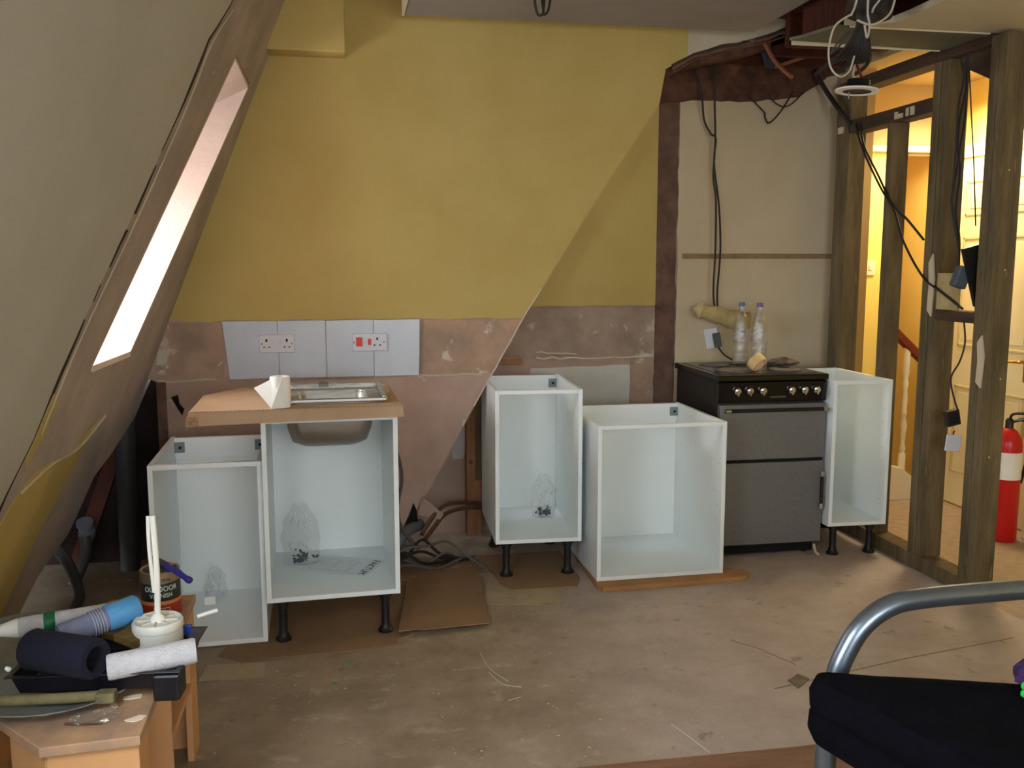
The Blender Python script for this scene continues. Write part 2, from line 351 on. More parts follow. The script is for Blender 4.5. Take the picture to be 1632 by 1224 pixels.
# side window by the camera (out of view, gives the daylight)
w2 = thing('window_2', None, None); w2['kind'] = 'structure'
fr = G()
for a, b, c, d in ((.42, .48, .92, 1.76), (1.40, 1.46, .92, 1.76)):
    fr.prism([sl(a, c, .03), sl(b, c, .03), sl(b, d, .03), sl(a, d, .03)], -SLN*.08)
for c, d in ((.92, .98), (1.70, 1.76)):
    fr.prism([sl(.48, c, .03), sl(1.40, c, .03), sl(1.40, d, .03), sl(.48, d, .03)], -SLN*.08)
fr.build('window_frame', CREAMG, w2)
G().prism([sl(.48, .98, -.02), sl(1.40, .98, -.02), sl(1.40, 1.70, -.02), sl(.48, 1.70, -.02)], -SLN*.004).build('pane', GLASS, w2)
# outer roof skin and eaves
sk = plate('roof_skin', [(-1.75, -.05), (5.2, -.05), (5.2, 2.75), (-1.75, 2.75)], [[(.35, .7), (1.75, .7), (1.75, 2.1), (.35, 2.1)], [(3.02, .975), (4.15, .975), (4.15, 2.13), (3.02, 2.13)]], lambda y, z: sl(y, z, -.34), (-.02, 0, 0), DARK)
struct(sk)
# closing boards of the window box through the roof space
cb = G()
for yy in (y0-.09, y1+.07): cb.prism([(OX-.3, yy, .9), (slx(.9)-.032, yy, .9), (slx(2.4)-.032, yy, 2.4), (OX-.3, yy, 2.4)], (0, .02, 0))
cb.box(OX-.3, slx(.98)-.035, y0-.09, y1+.09, .975, .985)
cb.prism([(OX-.06, y0-.07, head_o+.05), (OX-.06, y1+.07, head_o+.05), (-.30, y1+.07, 2.36), (-.30, y0-.07, 2.36)], (0, 0, .02))
cb.build('window_box', DARK, sk)
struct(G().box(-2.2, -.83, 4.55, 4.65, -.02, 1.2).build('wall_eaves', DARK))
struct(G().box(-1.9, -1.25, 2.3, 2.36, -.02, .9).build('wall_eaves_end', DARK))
# far wall: the nearer, painted face
YW = 4.30
diag = [(.16, 0), (.25, .145), (.40, .38), (.678, .885), (.862, 1.205), (1.18, 1.705), (1.502, 2.187), (1.53, 2.347)]
rag = rough([(1.53, 2.347), (1.67, 2.424), (2.036, 2.512), (2.20, 2.60), (2.40, 2.66)], .010, .05, seed=11)
mpw = lambda x, z: (x, YW, z)
wall_out = [(-.84, 0), (.13, 0), (.17, .05), (.25, .145)]+diag[2:]+rag[1:]+[(2.40, 2.75), (-.155, 2.75), (-.898, .93), (-.84, .90)]
wb = struct(plate('wall_back', wall_out, [], mpw, (0, .07, 0), PLASP))
MPL = lambda d: (lambda x, z: (x, YW-d, z))
yo = [(-.80, 1.172)]+[(x, 1.172+.004*math.sin(x*23)+random.uniform(-.003, .003)) for x in [i*.04-.76 for i in range(40)]]+[(.845, 1.172), (1.18, 1.705), (1.502, 2.187), (1.53, 2.345), (1.64, 2.405), (1.64, 2.75), (-.13, 2.75)]
plate('yellow_paint', yo, [], MPL(.010), (0, .010, 0), YEL, wb)
co = [(1.64, 2.405)]+[p for p in rag if p[0] > 1.66]+[(2.40, 2.75), (1.64, 2.75)]
plate('cream_paint', co, [], MPL(.0095), (0, .0095, 0), CREAM, wb)
bl = rough([(-.835, .90), (-.545, .905)], .006, .03, seed=2)
plate('bare_plaster', [(-.80, 1.167), (-.835, 1.0)]+bl+[(-.545, 1.167)], [], MPL(.004), (0, .004, 0), PLAS, wb)
br = rough([(.345, .905), (.685, .905)], .008, .03, seed=8)
plate('bare_plaster', [(.345, 1.167)]+br+[(.838, 1.167)], [], MPL(.004), (0, .004, 0), PLAS, wb)
q = G(); q.tube([(x, YW-.004, .903+random.uniform(-.004, .004)) for x in [-.83+.05*i for i in range(6)]], .006, 6); q.tube([(x, YW-.004, .903+random.uniform(-.004, .004)) for x in [.34+.05*i for i in range(7)]], .005, 6)
q.build('plaster_ridge', CREAM, wb, True)
plate('grout_bed', [(-.546, 1.171), (-.52, .905), (.340, .908), (.349, 1.173)], [], MPL(.010), (0, .010, 0), GROUT, wb)
xs_t = [-.545, -.303, -.087, .131, .347]; xs_b = [-.520, -.298, -.086, .130, .341]
for i in range(4):
    a, b, c, d = xs_t[i]+.001, xs_t[i+1]-.001, xs_b[i]+.001, xs_b[i+1]-.001
    q = G(); q.prism([(c, YW-.010, .906), (d, YW-.010, .908), (b, YW-.010, 1.171), (a, YW-.010, 1.170)], (0, -.007, 0)); q.build('tile', TILE, wb, bevel=.0015)
q = G(); q.tube([(x, YW-.008, z) for x, z in rough([(.60, .75), (.678, .885), (.862, 1.205), (.93, 1.31)], .0015, .06, seed=61)], .0035, 6); q.build('corner_bead', mat('bead_pale', (206, 190, 176), rough=.8), wb, True)
# dark crack and hole in the lower plaster
q = G(); q.prism([(-.78, YW-.001, .83), (-.75, YW-.001, .84), (-.745, YW-.001, .80), (-.725, YW-.001, .775), (-.735, YW-.001, .745), (-.75, YW-.001, .77), (-.765, YW-.001, .80)], (0, -.003, 0)); q.build('plaster_hole', HOLE, wb)
struct(G().prism([(-.84, 4.29, 0), (-.80, 4.29, 0), (-.80, 4.29, .9), (-.84, 4.29, .9)], (0, .25, 0)).build('trim_1', SCAR))
# deeper recess wall behind the step
YR = 4.74
wr = struct(G().box(-.2, 2.715, YR, YR+.12, 0, 2.75).build('wall_recess', PLASP))
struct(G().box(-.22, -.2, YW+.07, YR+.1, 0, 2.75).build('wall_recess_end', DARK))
MPR = lambda d: (lambda x, z: (x, YR-d, z))
plate('yellow_paint', [(.3, 1.207)]+rough([(.3, 1.207), (1.655, 1.207)], .004, .05, seed=12)[1:]+[(1.655, 2.75), (.3, 2.75)], [], MPR(.008), (0, .008, 0), YEL, wr)
plate('bare_plaster', rough([(.3, .925), (1.655, .925)], .008, .05, seed=13)+[(1.655, 1.204), (.3, 1.204)], [], MPR(.004), (0, .004, 0), PLASG, wr)
plate('white_paint_patch', rough([(.92, .60), (1.518, .60), (1.518, .885), (.97, .875)], .004, .08, True, 14), [], MPR(.004), (0, .004, 0), mat('old_white_paint', (206, 204, 196), (196, 192, 182), 7, .8), wr)
plate('bare_plaster', [(1.522, .60), (1.652, .60), (1.652, .92), (1.522, .92)], [], MPR(.003), (0, .003, 0), PLAS, wr)
plate('white_paint_patch', rough([(.545, .40), (.605, .40), (.615, .57), (.555, .58)], .006, .04, True, 15), [], MPR(.003), (0, .003, 0), mat('pale_daub', (196, 192, 190), rough=.8), wr)
plate('cream_paint', rough([(1.772, 0), (1.772, .9)], .001, .1, seed=16)+rough([(1.775, 1.3), (1.770, 2.285), (2.44, 2.32), (2.56, 2.40), (2.66, 2.47)], .005, .06, seed=17)+rough([(2.675, 2.3), (2.69, 1.6), (2.70, .9), (2.71, 0)], .006, .08, seed=18), [], MPR(.010), (0, .010, 0), CREAM2, wr)
plate('partition_scar', rough([(1.655, 0), (1.655, 2.43)], .003, .06, seed=19)+rough([(1.771, 2.43), (1.771, 0)], .006, .06, seed=20), [], MPR(.006), (0, .006, 0), SCAR, wr)
plate('lintel_scar', rough([(1.66, 2.265), (1.90, 2.285), (2.3, 2.30), (2.44, 2.32), (2.60, 2.43), (2.70, 2.46), (2.70, 2.74), (1.70, 2.74), (1.66, 2.6)], .010, .05, True, 21), [], MPR(.03), (0, .03, 0), LINT, wr)
q = G(); q.tube(rough([(1.0, YR-.006, .93), (1.30, YR-.006, .922), (1.64, YR-.006, .93)], .006, .04, seed=71), .006, 6)
q.build('plaster_ridge', CREAM, wr, True)
q = G(); q.tube(rough([(1.0, YR-.006, .958), (1.22, YR-.006, .948)], .006, .03, seed=72), .004, 6)
q.build('plaster_ridge', CREAM, wr, True)
# pencil-thin batten line on the cream wall
struct(G().box(1.80, 2.692, YR-.024, YR-.010, 1.455, 1.482).build('trim_2', mat('batten_line', (150, 124, 92), (132, 106, 76), 20, .8), bevel=.002))
# ceilings
cl = struct(G().box(-.32, 2.02, -1.75, 4.4, 2.60, 2.68).build('ceiling', CREAM))
low = plate('ceiling_lower', rough([(2.12, -1.7), (2.12, 3.36), (1.95, 3.43)], .012, .1, seed=22)+[(3.60, 3.44), (3.60, -1.7)], [], lambda x, y: (x, y, 2.352), (0, 0, .025), CREAM); struct(low)
gb = plate('board_strip', rough([(1.86, 3.70), (1.94, 3.47)], .01, .05, seed=23)+[(2.62, 3.47), (2.62, 3.75)], [], lambda x, y: (x, y, 2.353), (0, 0, .012), GREENB, low)
G().box(1.90, 2.60, 3.755, 3.762, 2.35, 2.372).build('board_edge', CREAMG, low)
G().box(1.99, 3.55, 3.448, 3.456, 2.351, 2.366).build('board_edge', CREAMG, low)
vd = struct(G().box(2.02, 3.60, -1.75, 4.80, 2.60, 2.66).build('ceiling_void', VOID))
for k in range(5):
    y = 3.80+k*.19
    G().box(2.10 if y < 4.38 else 1.55, 2.62, y, y+.045, 2.45, 2.60).build('joist', VOID, vd)
G().box(1.2, 2.02, 4.38, 4.80, 2.60, 2.66).build('void_board', VOID, vd)
G().box(2.02, 2.05, -1.7, 3.9, 2.40, 2.60).build('joist', VOID, vd)
rj = G(); rj.prism([(x, YW+.07, z) for x, z in [(1.52, 2.30), (1.66, 2.375), (2.03, 2.46), (2.36, 2.58), (2.36, 2.68), (1.52, 2.45)]], (0, .10, 0)); rj.build('edge_timber', LINT, vd)
# torn plaster edge with laths along the ragged cut
for k in range(3):
    q = G(); q.tube([(x, YW-.005-.018*k+.004*math.sin(i*1.7+k), z+.010-.016*k) for i, (x, z) in enumerate(rough([(1.56, 2.352), (1.67, 2.412), (2.036, 2.505), (2.38, 2.64)], .006, .07, seed=30+k))], .009-.002*k, 6); q.build('torn_edge', [OLDH, SCAR, LINT][k], wb)
# boxed beam and box in the corner
bm_ = struct(G().box(.285, 1.90, 3.42, 4.13, 2.492, 2.60).build('beam_box', BEAMG, bevel=.004))
G().box(.275, .285, 3.42, 4.13, 2.488, 2.60).build('beam_cap', CREAM, bm_)
struct(G().box(-.34, .031, 4.16, YW-.009, 2.335, 2.61).build('trim_3', YEL, bevel=.004))
# room behind the camera and the hall
fw = struct(plate('wall_front', [(-1.3, 0), (3.62, 0), (3.62, 2.7), (-1.3, 2.7)], [[(-.05, .9), (1.85, .9), (1.85, 2.1), (-.05, 2.1)]], lambda x, z: (x, -1.78, z), (0, -.1, 0), CREAM))
w3 = thing('rear_fill_window', None, None); w3['kind'] = 'structure'  # unseen window added to let in the fill light from behind
q = G(); q.box(-.1, -.04, -1.86, -1.76, .85, 2.15); q.box(1.84, 1.9, -1.86, -1.76, .85, 2.15); q.box(-.04, 1.84, -1.86, -1.76, .85, .91); q.box(-.04, 1.84, -1.86, -1.76, 2.09, 2.15); q.box(.87, .93, -1.86, -1.76, .91, 2.09)
q.build('window_frame', CREAMG, w3)
G().box(-.04, 1.84, -1.83, -1.826, .91, 2.09).build('pane', GLASS, w3)
XH = 3.56
hr = struct(plate('wall_right', [(-1.78, 0), (6.4, 0), (6.4, 2.7), (-1.78, 2.7)], [[(4.12, .0), (4.93, .0), (4.93, 2.04), (4.12, 2.04)]][:0], lambda y, z: (XH, y, z), (.1, 0, 0), HALLW))
wh = struct(G().box(2.715, 3.19, 5.00, 5.10, 0, 2.72).build('wall_hall', HALLW))
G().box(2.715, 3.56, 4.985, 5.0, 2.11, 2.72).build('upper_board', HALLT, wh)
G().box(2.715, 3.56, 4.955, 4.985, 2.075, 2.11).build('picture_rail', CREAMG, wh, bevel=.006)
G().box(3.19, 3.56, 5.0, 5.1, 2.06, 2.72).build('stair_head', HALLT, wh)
struct(G().box(2.70, 3.60, 6.40, 6.5, -1.0, 2.72).build('wall_stairwell', STAIRW))
struct(G().box(3.09, 3.19, 5.10, 6.40, -.1, 2.72).build('wall_stairwell_side', STAIRW))
struct(G().box(2.715, 3.60, 3.45, 6.5, 2.46, 2.56).build('ceiling_hall', HALLT))
struct(G().box(2.70, 2.83, 4.62, 5.0, 0, 2.5).build('wall_hall_return', HALLT))
q = G().box(3.19, 3.555, 4.93, 5.0, .002, .06); struct(q.build('trim_4', CREAMG, bevel=.004))
# door in the hall, closed, six panels, in the right wall
D = thing('door_1', None, None, (XH, 4.13, 0)); D['kind'] = 'structure'
q = G(); q.box(-.012, 0, 0, .77, .01, 2.03); q.build('door_leaf', DOORW, D, bevel=.002)
q = G(); q.box(-.03, 0, -.07, 0, 0, 2.10); q.box(-.03, 0, .77, .84, 0, 2.10); q.box(-.03, 0, 0, .77, 2.03, 2.10); q.build('door_frame', CREAMG, D, bevel=.003)
DP = mat('door_shadowline', (214, 200, 150), rough=.4)
for (a, b) in ((.10, .35), (.42, .67)):
    for (c, d) in ((.20, .72), (.95, 1.58), (1.70, 1.90)):
        q = G(); q.box(-.019, -.012, a, b, c, c+.015); q.box(-.019, -.012, a, b, d-.015, d); q.box(-.019, -.012, a, a+.015, c, d); q.box(-.019, -.012, b-.015, b, c, d); q.build('panel_moulding', DP, D, bevel=.003)
        G().box(-.017, -.012, a+.04, b-.04, c+.04, d-.04).build('door_panel', DOORW, D, bevel=.004)
h = G().box(-.018, -.012, .085, .125, .80, .97).build('handle_plate', BRASS, D, bevel=.002)
q = G(); q.tube([(-.018, .105, .91), (-.055, .105, .91), (-.062, .115, .91), (-.062, .20, .905)], .008, 8, 3); q.build('door_handle', BRASS, h, True)

# ------------------------------------------------------------------ stud partition (one thing, its timbers are parts)
ST = thing('stud_partition', 'stripped timber stud wall between the kitchen and the lit hall', 'partition', (2.61, 3.35, 0))
def stud(x0, x1, y0, y1, z0, z1, m=OLDW, name='stud'): return G().box(x0-2.61, x1-2.61, y0-3.35, y1-3.35, z0, z1).build(name, m, ST, bevel=.003)
stud(2.61, 2.705, 3.355, 4.73, 0, .072, OLDW, 'sole_plate')
stud(2.61, 2.705, 4.485, 4.615, .072, 2.31)
stud(2.61, 2.700, 4.100, 4.145, .072, 2.10)
stud(2.61, 2.705, 3.755, 3.805, .072, 2.31)
stud(2.614, 2.712, 3.700, 3.752, .072, 2.31)
stud(2.61, 2.705, 3.395, 3.440, .072, 2.34)
stud(2.612, 2.712, 3.345, 3.393, .0, 2.34)
stud(2.61, 2.705, 3.44, 4.60, 2.31, 2.37, OLDH, 'head_plate')
stud(2.61, 2.700, 3.807, 4.50, 2.10, 2.165, OLDH, 'nogging')
stud(2.61, 2.700, 3.442, 3.698, 1.175, 1.222, OLDH, 'nogging')
q = G(); q.prism([(.0, .105, .0), (.0, .33, 0), (.0, .30, -.05), (0, .13, -.13), (0, .108, -.15)], (.02, 0, 0)); o = q.build('torn_board', OLDH, ST); o.location = (.04, 0, 2.31)
G().box(.0, .012, .20, .345, 1.225, 1.385).build('wall_board_offcut', PUTTY, ST)
for (yy, zz, a, b) in ((3.70, 1.33, .05, .14), (3.345, 1.02, .05, .11)):
    q = G(); q.prism([(0, yy-3.35+.02, zz-b), (0, yy-3.35+a, zz-b*.8), (0, yy-3.35+a*.9, zz), (0, yy-3.35+a*1.1, zz+b*.7), (0, yy-3.35+.03, zz+b), (0, yy-3.35+.01, zz+.2*b)], (-.008, 0, 0)); q.build('plaster_remnant', CREAM2, ST)
q = G()
for i in range(9): y = .46+random.uniform(0, 1.2); z = random.choice((2.13, 2.33)); q.box(-.006, .0, y, y+random.uniform(.02, .05), z-.02, z+random.uniform(.0, .02))
o = q.build('plaster_flakes', CREAM2, ST); o['kind'] = 'stuff'
q = G()
for zz in (.30, .62, .95, 1.4, 1.8): q.tube([(.05+.02*math.sin(zz*9), .0-.004, zz), (.05+.02*math.sin(zz*9), -.012, zz)], .004, 6)
q.build('nail', CHROME, ST)

# ------------------------------------------------------------------ kitchen carcasses
def cabinet(label, X, Y, rot, Wd, Dp, z0, z1, legs, group, bracket=(1, 1), lz=.0062):
    t = thing('kitchen_cabinet', label, 'cabinet', (X, Y, 0), rot, group); th = .018
    G().box(0, th, 0, Dp, z0, z1).build('side_panel', WHITE, t, bevel=.001)
    G().box(Wd-th, Wd, 0, Dp, z0, z1).build('side_panel', WHITE, t, bevel=.001)
    G().box(th, Wd-th, .0005, Dp, z0, z0+th).build('bottom_panel', WHITE, t, bevel=.001)
    G().box(th, Wd-th, Dp-.016, Dp-.010, z0+th, z1-.02).build('back_panel', BACKP, t)
    G().box(th, Wd-th, .0005, .024, z1-th, z1).build('front_rail', WHITE, t, bevel=.001)
    r = G().box(th, Wd-th, Dp-.034, Dp-.016, z1-.085, z1-.001).build('back_rail', WHITE, t)
    G().box(th, Wd-th, Dp-.016, Dp, z1-.0195, z1+.0005).build('raw_edge', EDGE, t)
    for k, x in enumerate((th, Wd-th-.040)):
        if bracket[k]:
            b = G().box(x, x+.040, Dp-.044, Dp-.034, z1-.062, z1-.018).build('corner_bracket', GREYM, t, bevel=.001)
            G().lathe([(.0065, 0), (.0065, .002)], 12, T(x+.022, Dp-.044, z1-.040) @ R(math.pi/2, 'X')).build('screw_hole', HOLE, b)
    # rows of shelf-pin holes
    q = G()
    for sx_, nx in ((th, 1), (Wd-th, -1)):
        for yy in (.04, Dp-.10):
            for i in range(int((z1-z0-.2)/.064)): q.lathe([(.0022, 0), (.0022, .0006)], 6, T(sx_, yy, z0+.12+i*.064) @ R(nx*math.pi/2, 'Y'))
    o = q.build('pin_holes', mat('pin_shade', (120, 124, 124), rough=.8), t); o['kind'] = 'stuff'
    if legs:
        for x in (.055, Wd-.055):
            for y in (.05, Dp-.07):
                q = G(); q.lathe([(.030, lz), (.030, lz+.008), (.024, lz+.014), (.019, .03), (.0165, .04), (.0165, z0-.035), (.021, z0-.033), (.021, z0-.02), (.030, z0-.018), (.030, z0-.001)], 16, T(x, y, 0)); q.build('leg', BLACK, t, True)
    return t
GK = 'open white kitchen cabinet carcasses'
cabinet('white cabinet carcass standing on the floor at the far left without legs', -.714, 3.409, .031, .40, .58, .006, .704, False, GK)
cabinet('white cabinet carcass on black legs under the cardboard covered sink worktop', -.310, 3.381, .041, .497, .58, .170, .866, True, GK, (0, 0))
cabinet('tall narrow white cabinet on black legs in the middle with an empty top', .647, 3.945, -.042, .396, .58, .169, .870, True, GK, (0, 1))
cabinet('wide white cabinet carcass on a flat cardboard strip left of the cooker', 1.078, 3.791, .009, .599, .60, .022, .725, False, GK, (0, 1))
cabinet('narrowest white cabinet carcass on black legs right of the cooker', 2.296, 3.979, -.023, .304, .56, .154, .871, True, GK, (0, 0), 0)

# worktop wrapped in cardboard
WT = thing('worktop', 'sink worktop wrapped in brown cardboard lying across two cabinets', 'worktop', (-.31, 3.33, .872), .035)
q = G(); q.prism([(-.240, -.010, .012), (.515, -.010, .012), (.525, .06, .034), (.50, .66, .030), (-.10, .66, .030), (-.235, .42, .030), (-.236, .02, .034)], (0, 0, 0)) if False else None
def slab(pts, z0, z1, name, m, par, bevel=.002): g = G(); g.prism([(x, y, z0) for x, y in pts], (0, 0, z1-z0)); return g.build(name, m, par, bevel=bevel)
HOLE_R = (.125, .40, .12, .44)
plate('cardboard_cover', [(-.236, 0), (.508, 0), (.512, .62), (-.10, .64), (-.232, .42)], [[(HOLE_R[0], HOLE_R[2]), (HOLE_R[1], HOLE_R[2]), (HOLE_R[1], HOLE_R[3]), (HOLE_R[0], HOLE_R[3])]], lambda x, y: (x, y, .028), (0, 0, .010), CARD, WT)
plate('board', [(-.228, .008), (.500, .008), (.500, .60), (-.10, .62), (-.224, .41)], [[(HOLE_R[0]-.01, HOLE_R[2]-.01), (HOLE_R[1]+.01, HOLE_R[2]-.01), (HOLE_R[1]+.01, HOLE_R[3]+.01), (HOLE_R[0]-.01, HOLE_R[3]+.01)]], lambda x, y: (x, y, -.004), (0, 0, .030), CARD, WT)
q = G(); q.prism([(-.238, -.004, .038), (.512, -.004, .038), (.517, -.022, -.002), (-.243, -.022, -.010)], (0, .005, 0)); q.build('front_flap', CARD, WT)
q = G(); q.prism([(-.243, -.027, .024), (-.205, -.027, .026), (-.203, -.031, -.010), (-.246, -.031, -.012)], (0, .006, 0)); q.build('folded_corner', CARDE, WT)
q = G()
for i in range(46):
    x = -.23+i*.0162; q.box(x, x+.008, -.0065, -.0045, .036, .0385)
o = q.build('perforation', CARDE, WT); o['kind'] = 'stuff'
# sink
SK = thing('sink', 'stainless steel sink still in clear film set in the cardboard worktop', 'sink', (-.31, 3.33, .910), .035)
def rrect(x0, x1, y0, y1, r, z, n=6):
    out = []
    for cx, cy, a0 in ((x1-r, y1-r, 0), (x0+r, y1-r, 90), (x0+r, y0+r, 180), (x1-r, y0+r, 270)):
        for k in range(n+1): a = math.radians(a0+90*k/n); out.append((cx+r*math.cos(a), cy+r*math.sin(a), z))
    return out
def loft(loops, name, m, par, capend=True, solid=0):
    g = G(); n = len(loops[0])
    for L in loops: g.v += [tuple(p) for p in L]
    for i in range(len(loops)-1):
        for k in range(n): g.f.append((i*n+k, i*n+(k+1) % n, (i+1)*n+(k+1) % n, (i+1)*n+k))
    if capend: g.f.append(tuple((len(loops)-1)*n+k for k in range(n)))
    return g.build(name, m, par, True, solid=solid)
a, b, c, d = HOLE_R
a -= .0; b += .02
loft([rrect(a-.02, b+.03, c-.03, d+.04, .03, .001), rrect(a-.018, b+.028, c-.028, d+.038, .03, .004), rrect(a, b-.02, c, d, .04, .004), rrect(a+.004, b-.024, c+.004, d-.004, .04, -.01), rrect(a+.02, b-.04, c+.02, d-.02, .045, -.150), rrect(a+.05, b-.07, c+.05, d-.05, .04, -.160)], 'bowl', STEELB, SK, solid=.0015)
loft([rrect(a-.035, b-.005, c-.03, d, .05, -.045, 6), rrect(a-.030, b-.012, c-.022, d-.004, .05, -.10), rrect(a-.015, b-.03, c-.005, d-.02, .05, -.150), rrect(a+.015, b-.06, c+.02, d-.04, .05, -.168)], 'under_bowl', STEELB, SK)
G().lathe([(.030, 0), (.030, .004)], 20, T((a+b)/2, (c+d)/2, -.1595)).build('drain', CHROME, SK)
q = G(); q.box(a-.035, b+.045, c-.040, c-.022, .003, .020); q.box(a-.035, b+.045, d+.03, d+.050, .003, .030); q.box(b+.028, b+.045, c-.022, d+.03, .003, .026); q.box(a-.035, a-.02, c-.022, d+.03, .003, .022)
q.build('raised_rim', STEEL, SK, bevel=.006, seg=3)
q = G(); q.box(.215, .255, d+.027, d+.054, .014, .034); q.build('foam_clip', mat('clip_dark', (90, 84, 76), rough=.6), SK)
g = G(); nn = 14
for j in range(nn):
    for i in range(nn+6):
        g.v.append((a-.045+(b-a+.10)*i/(nn+5), c-.05+(d-c+.11)*j/(nn-1), .030+random.uniform(0, .014)))
for j in range(nn-1):
    for i in range(nn+5): k = j*(nn+6)+i; g.f.append((k, k+1, k+nn+7, k+nn+6))
g.build('plastic_film', WRAP, SK)
# tap hole trim behind sink
q = G(); q.lathe([(.018, 0), (.018, .008), (.012, .010), (.012, .016)], 14, T(.33, .59, .0)); q.build('tap_hole_cap', BLACK, SK)
# kitchen roll
KR = thing('kitchen_roll', 'white roll of kitchen paper standing on the cardboard worktop with a loose sheet', 'kitchen roll', (-.235, 3.372, .9115))
g = G(); n = 28
g.lathe([(.034, 0), (.036, .01), (.036, .102), (.034, .112)], n, cap=False)
g.lathe([(.034, .112), (.014, .112), (.014, .0), (.034, 0)], n, cap=False); g.build('paper_roll', PAPER, KR, True)
G().lathe([(.0145, .002), (.0145, .111), (.0125, .111), (.0125, .002)], 18, cap=False).build('core', CARDE, KR, True)
q = G(); q.prism([(-.030, -.018, .104), (.010, -.036, .111), (.016, -.036, .002), (-.030, -.040, .001), (-.092, .0, .072)], (.002, .002, 0)); q.build('loose_sheet', PAPER, KR)

# plastic bags of cabinet fittings
def bag(label, loc, rz, wd, ht, dark=True, group='clear bags of cabinet fittings'):
    t = thing('fittings_bag', label, 'bag', loc, rz, group); n, mN = 14, 10; g = G()
    for j in range(mN+1):
        z = ht*j/mN; ww = wd*(.60+.40*math.sin(math.pi*min(1, .25+j/mN*.7))); dd = .035*(1-j/mN*.85)+.004
        if j > mN-3: ww *= 1-.18*(j-mN+3)
        for i in range(n):
            a = 2*math.pi*i/n; g.v.append((ww/2*math.cos(a)*(1+random.uniform(-.10, .10)), dd*math.sin(a)*(1+random.uniform(-.4, .4)), z+random.uniform(-.006, .006)*(j > 0)))
    for j in range(mN):
        for i in range(n): g.f.append((j*n+i, j*n+(i+1) % n, (j+1)*n+(i+1) % n, (j+1)*n+i))
    g.f.append(tuple(range(n))); g.build('bag', BAG, t, True)
    q = G()
    for i in range(44 if dark else 10):
        x, y, z = random.gauss(0, wd*.13), random.gauss(0, .008), .006+abs(random.gauss(.012, .014)); v = Vector((random.uniform(-1, 1), random.uniform(-.6, .6), random.uniform(-.2, 1))).normalized()*.012
        q.tube([(x, y, z), (x+v.x, y+v.y, z+abs(v.z))], random.choice((.003, .0055)), 6)
    if dark: o = q.build('screws', mat('fitting_dark', (40, 44, 52), rough=.4), t); o['kind'] = 'stuff'
    q = G()
    for i in range(9):
        x = random.uniform(-.3, .3)*wd; z = random.uniform(.1, .75)*ht; q.tube([(x, -.012, z), (x+random.uniform(-.01, .01), -.012, z+random.uniform(.01, .03))], .0022, 6)
    o = q.build('plastic_pegs', mat('fitting_pale', (190, 194, 196), rough=.4), t); o['kind'] = 'stuff'
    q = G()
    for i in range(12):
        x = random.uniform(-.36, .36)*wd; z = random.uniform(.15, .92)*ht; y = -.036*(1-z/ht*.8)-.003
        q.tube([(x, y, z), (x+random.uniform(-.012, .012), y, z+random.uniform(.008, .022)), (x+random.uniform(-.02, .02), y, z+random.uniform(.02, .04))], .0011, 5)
    o = q.build('crinkle_highlights', mat('highlight_white', (240, 246, 248), rough=.3), t); o['kind'] = 'stuff'  # painted highlights: thin white strips for glints on the crinkled plastic
    return t
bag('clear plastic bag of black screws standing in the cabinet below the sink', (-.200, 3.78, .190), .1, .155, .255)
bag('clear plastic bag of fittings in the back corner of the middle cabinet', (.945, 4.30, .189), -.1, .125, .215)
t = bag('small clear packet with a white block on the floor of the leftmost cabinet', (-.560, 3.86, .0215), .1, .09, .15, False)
G().box(-.045, .0, -.05, -.03, .0, .036).build('white_block', PAPER, t, bevel=.002)
# instruction sheet with writing
IS = thing('instruction_sheet', 'white printed assembly leaflet lying on the floor of the sink cabinet', 'leaflet', (-.035, 3.72, .1892), math.radians(-24))
slab([(-.15, -.105), (.15, -.105), (.15, .105), (-.15, .105)], 0, .0008, 'paper', SHEET, IS, 0)
q = G()
for yy in (-.075, -.06, -.03, .0, .03, .06): q.box(-.12, .05, yy, yy+.0012, .0009, .0011)
for xx in (-.12, -.03, .05): q.box(xx, xx+.0012, -.075, .06, .0009, .0011)
o = q.build('printed_lines', mat('ink_grey', (150, 160, 164), rough=.8), IS)
letters('FAKTUM', .046, INK, IS, T(.105, .0, .0009) @ R(math.radians(-90), 'Z'), depth=.0003)

# ------------------------------------------------------------------ cooker
CK = thing('cooker', 'black and grey freestanding electric cooker with six chrome knobs', 'cooker', (1.734, 4.030, 0), -.016)
W_ = .552
G().box(.006, W_-.006, .03, .60, .055, .872).build('body', ENAMS, CK, bevel=.004)
hb = G().box(-.006, W_+.006, .0, .612, .872, .902).build('hob', ENAM, CK, bevel=.006)
G().box(.03, W_-.03, .05, .58, .9015, .904).build('hob_plate', mat('hob_glass', (70, 62, 58), (60, 52, 48), 10, .25), hb)
for x, y, r in ((.15, .17, .090), (.41, .17, .075), (.15, .43, .075), (.41, .43, .090)):
    q = G(); q.lathe([(r, 0), (r, .005), (r-.006, .007), (r-.02, .007), (r-.022, .0055), (.02, .0055)], 32, T(x, y, .904)); q.build('hotplate', RING, CK, True)
    q = G(); q.lathe([(r+.008, 0), (r+.008, .0016), (r+.001, .0022), (r+.001, 0)], 32, T(x, y, .904), cap=False); q.build('hotplate_ring', BLACK, CK, True)
q = G(); q.prism([(.0, .016, .772), (.0, .004, .866), (.0, .03, .873), (.0, .04, .765)], (W_, 0, 0)); cp = q.build('control_panel', ENAM, CK, bevel=.003)
def knob(x, z):
    M = T(x, .008, z) @ R(math.radians(94), 'X')
    k = G().lathe([(.024, 0), (.024, .004), (.019, .006)], 24, M).build('knob_collar', ENAM, CK, True)
    k2 = G().lathe([(.016, .004), (.0175, .008), (.0165, .022), (.010, .026)], 20, M).build('knob', CHROME, CK, True)
    q = G(); q.box(-.0045, .0045, -.021, .018, .010, .031, M); q.build('grip', CHROME, k2, bevel=.002)
for x in (.090, .152, .218, .364, .430, .492): knob(x, .828)
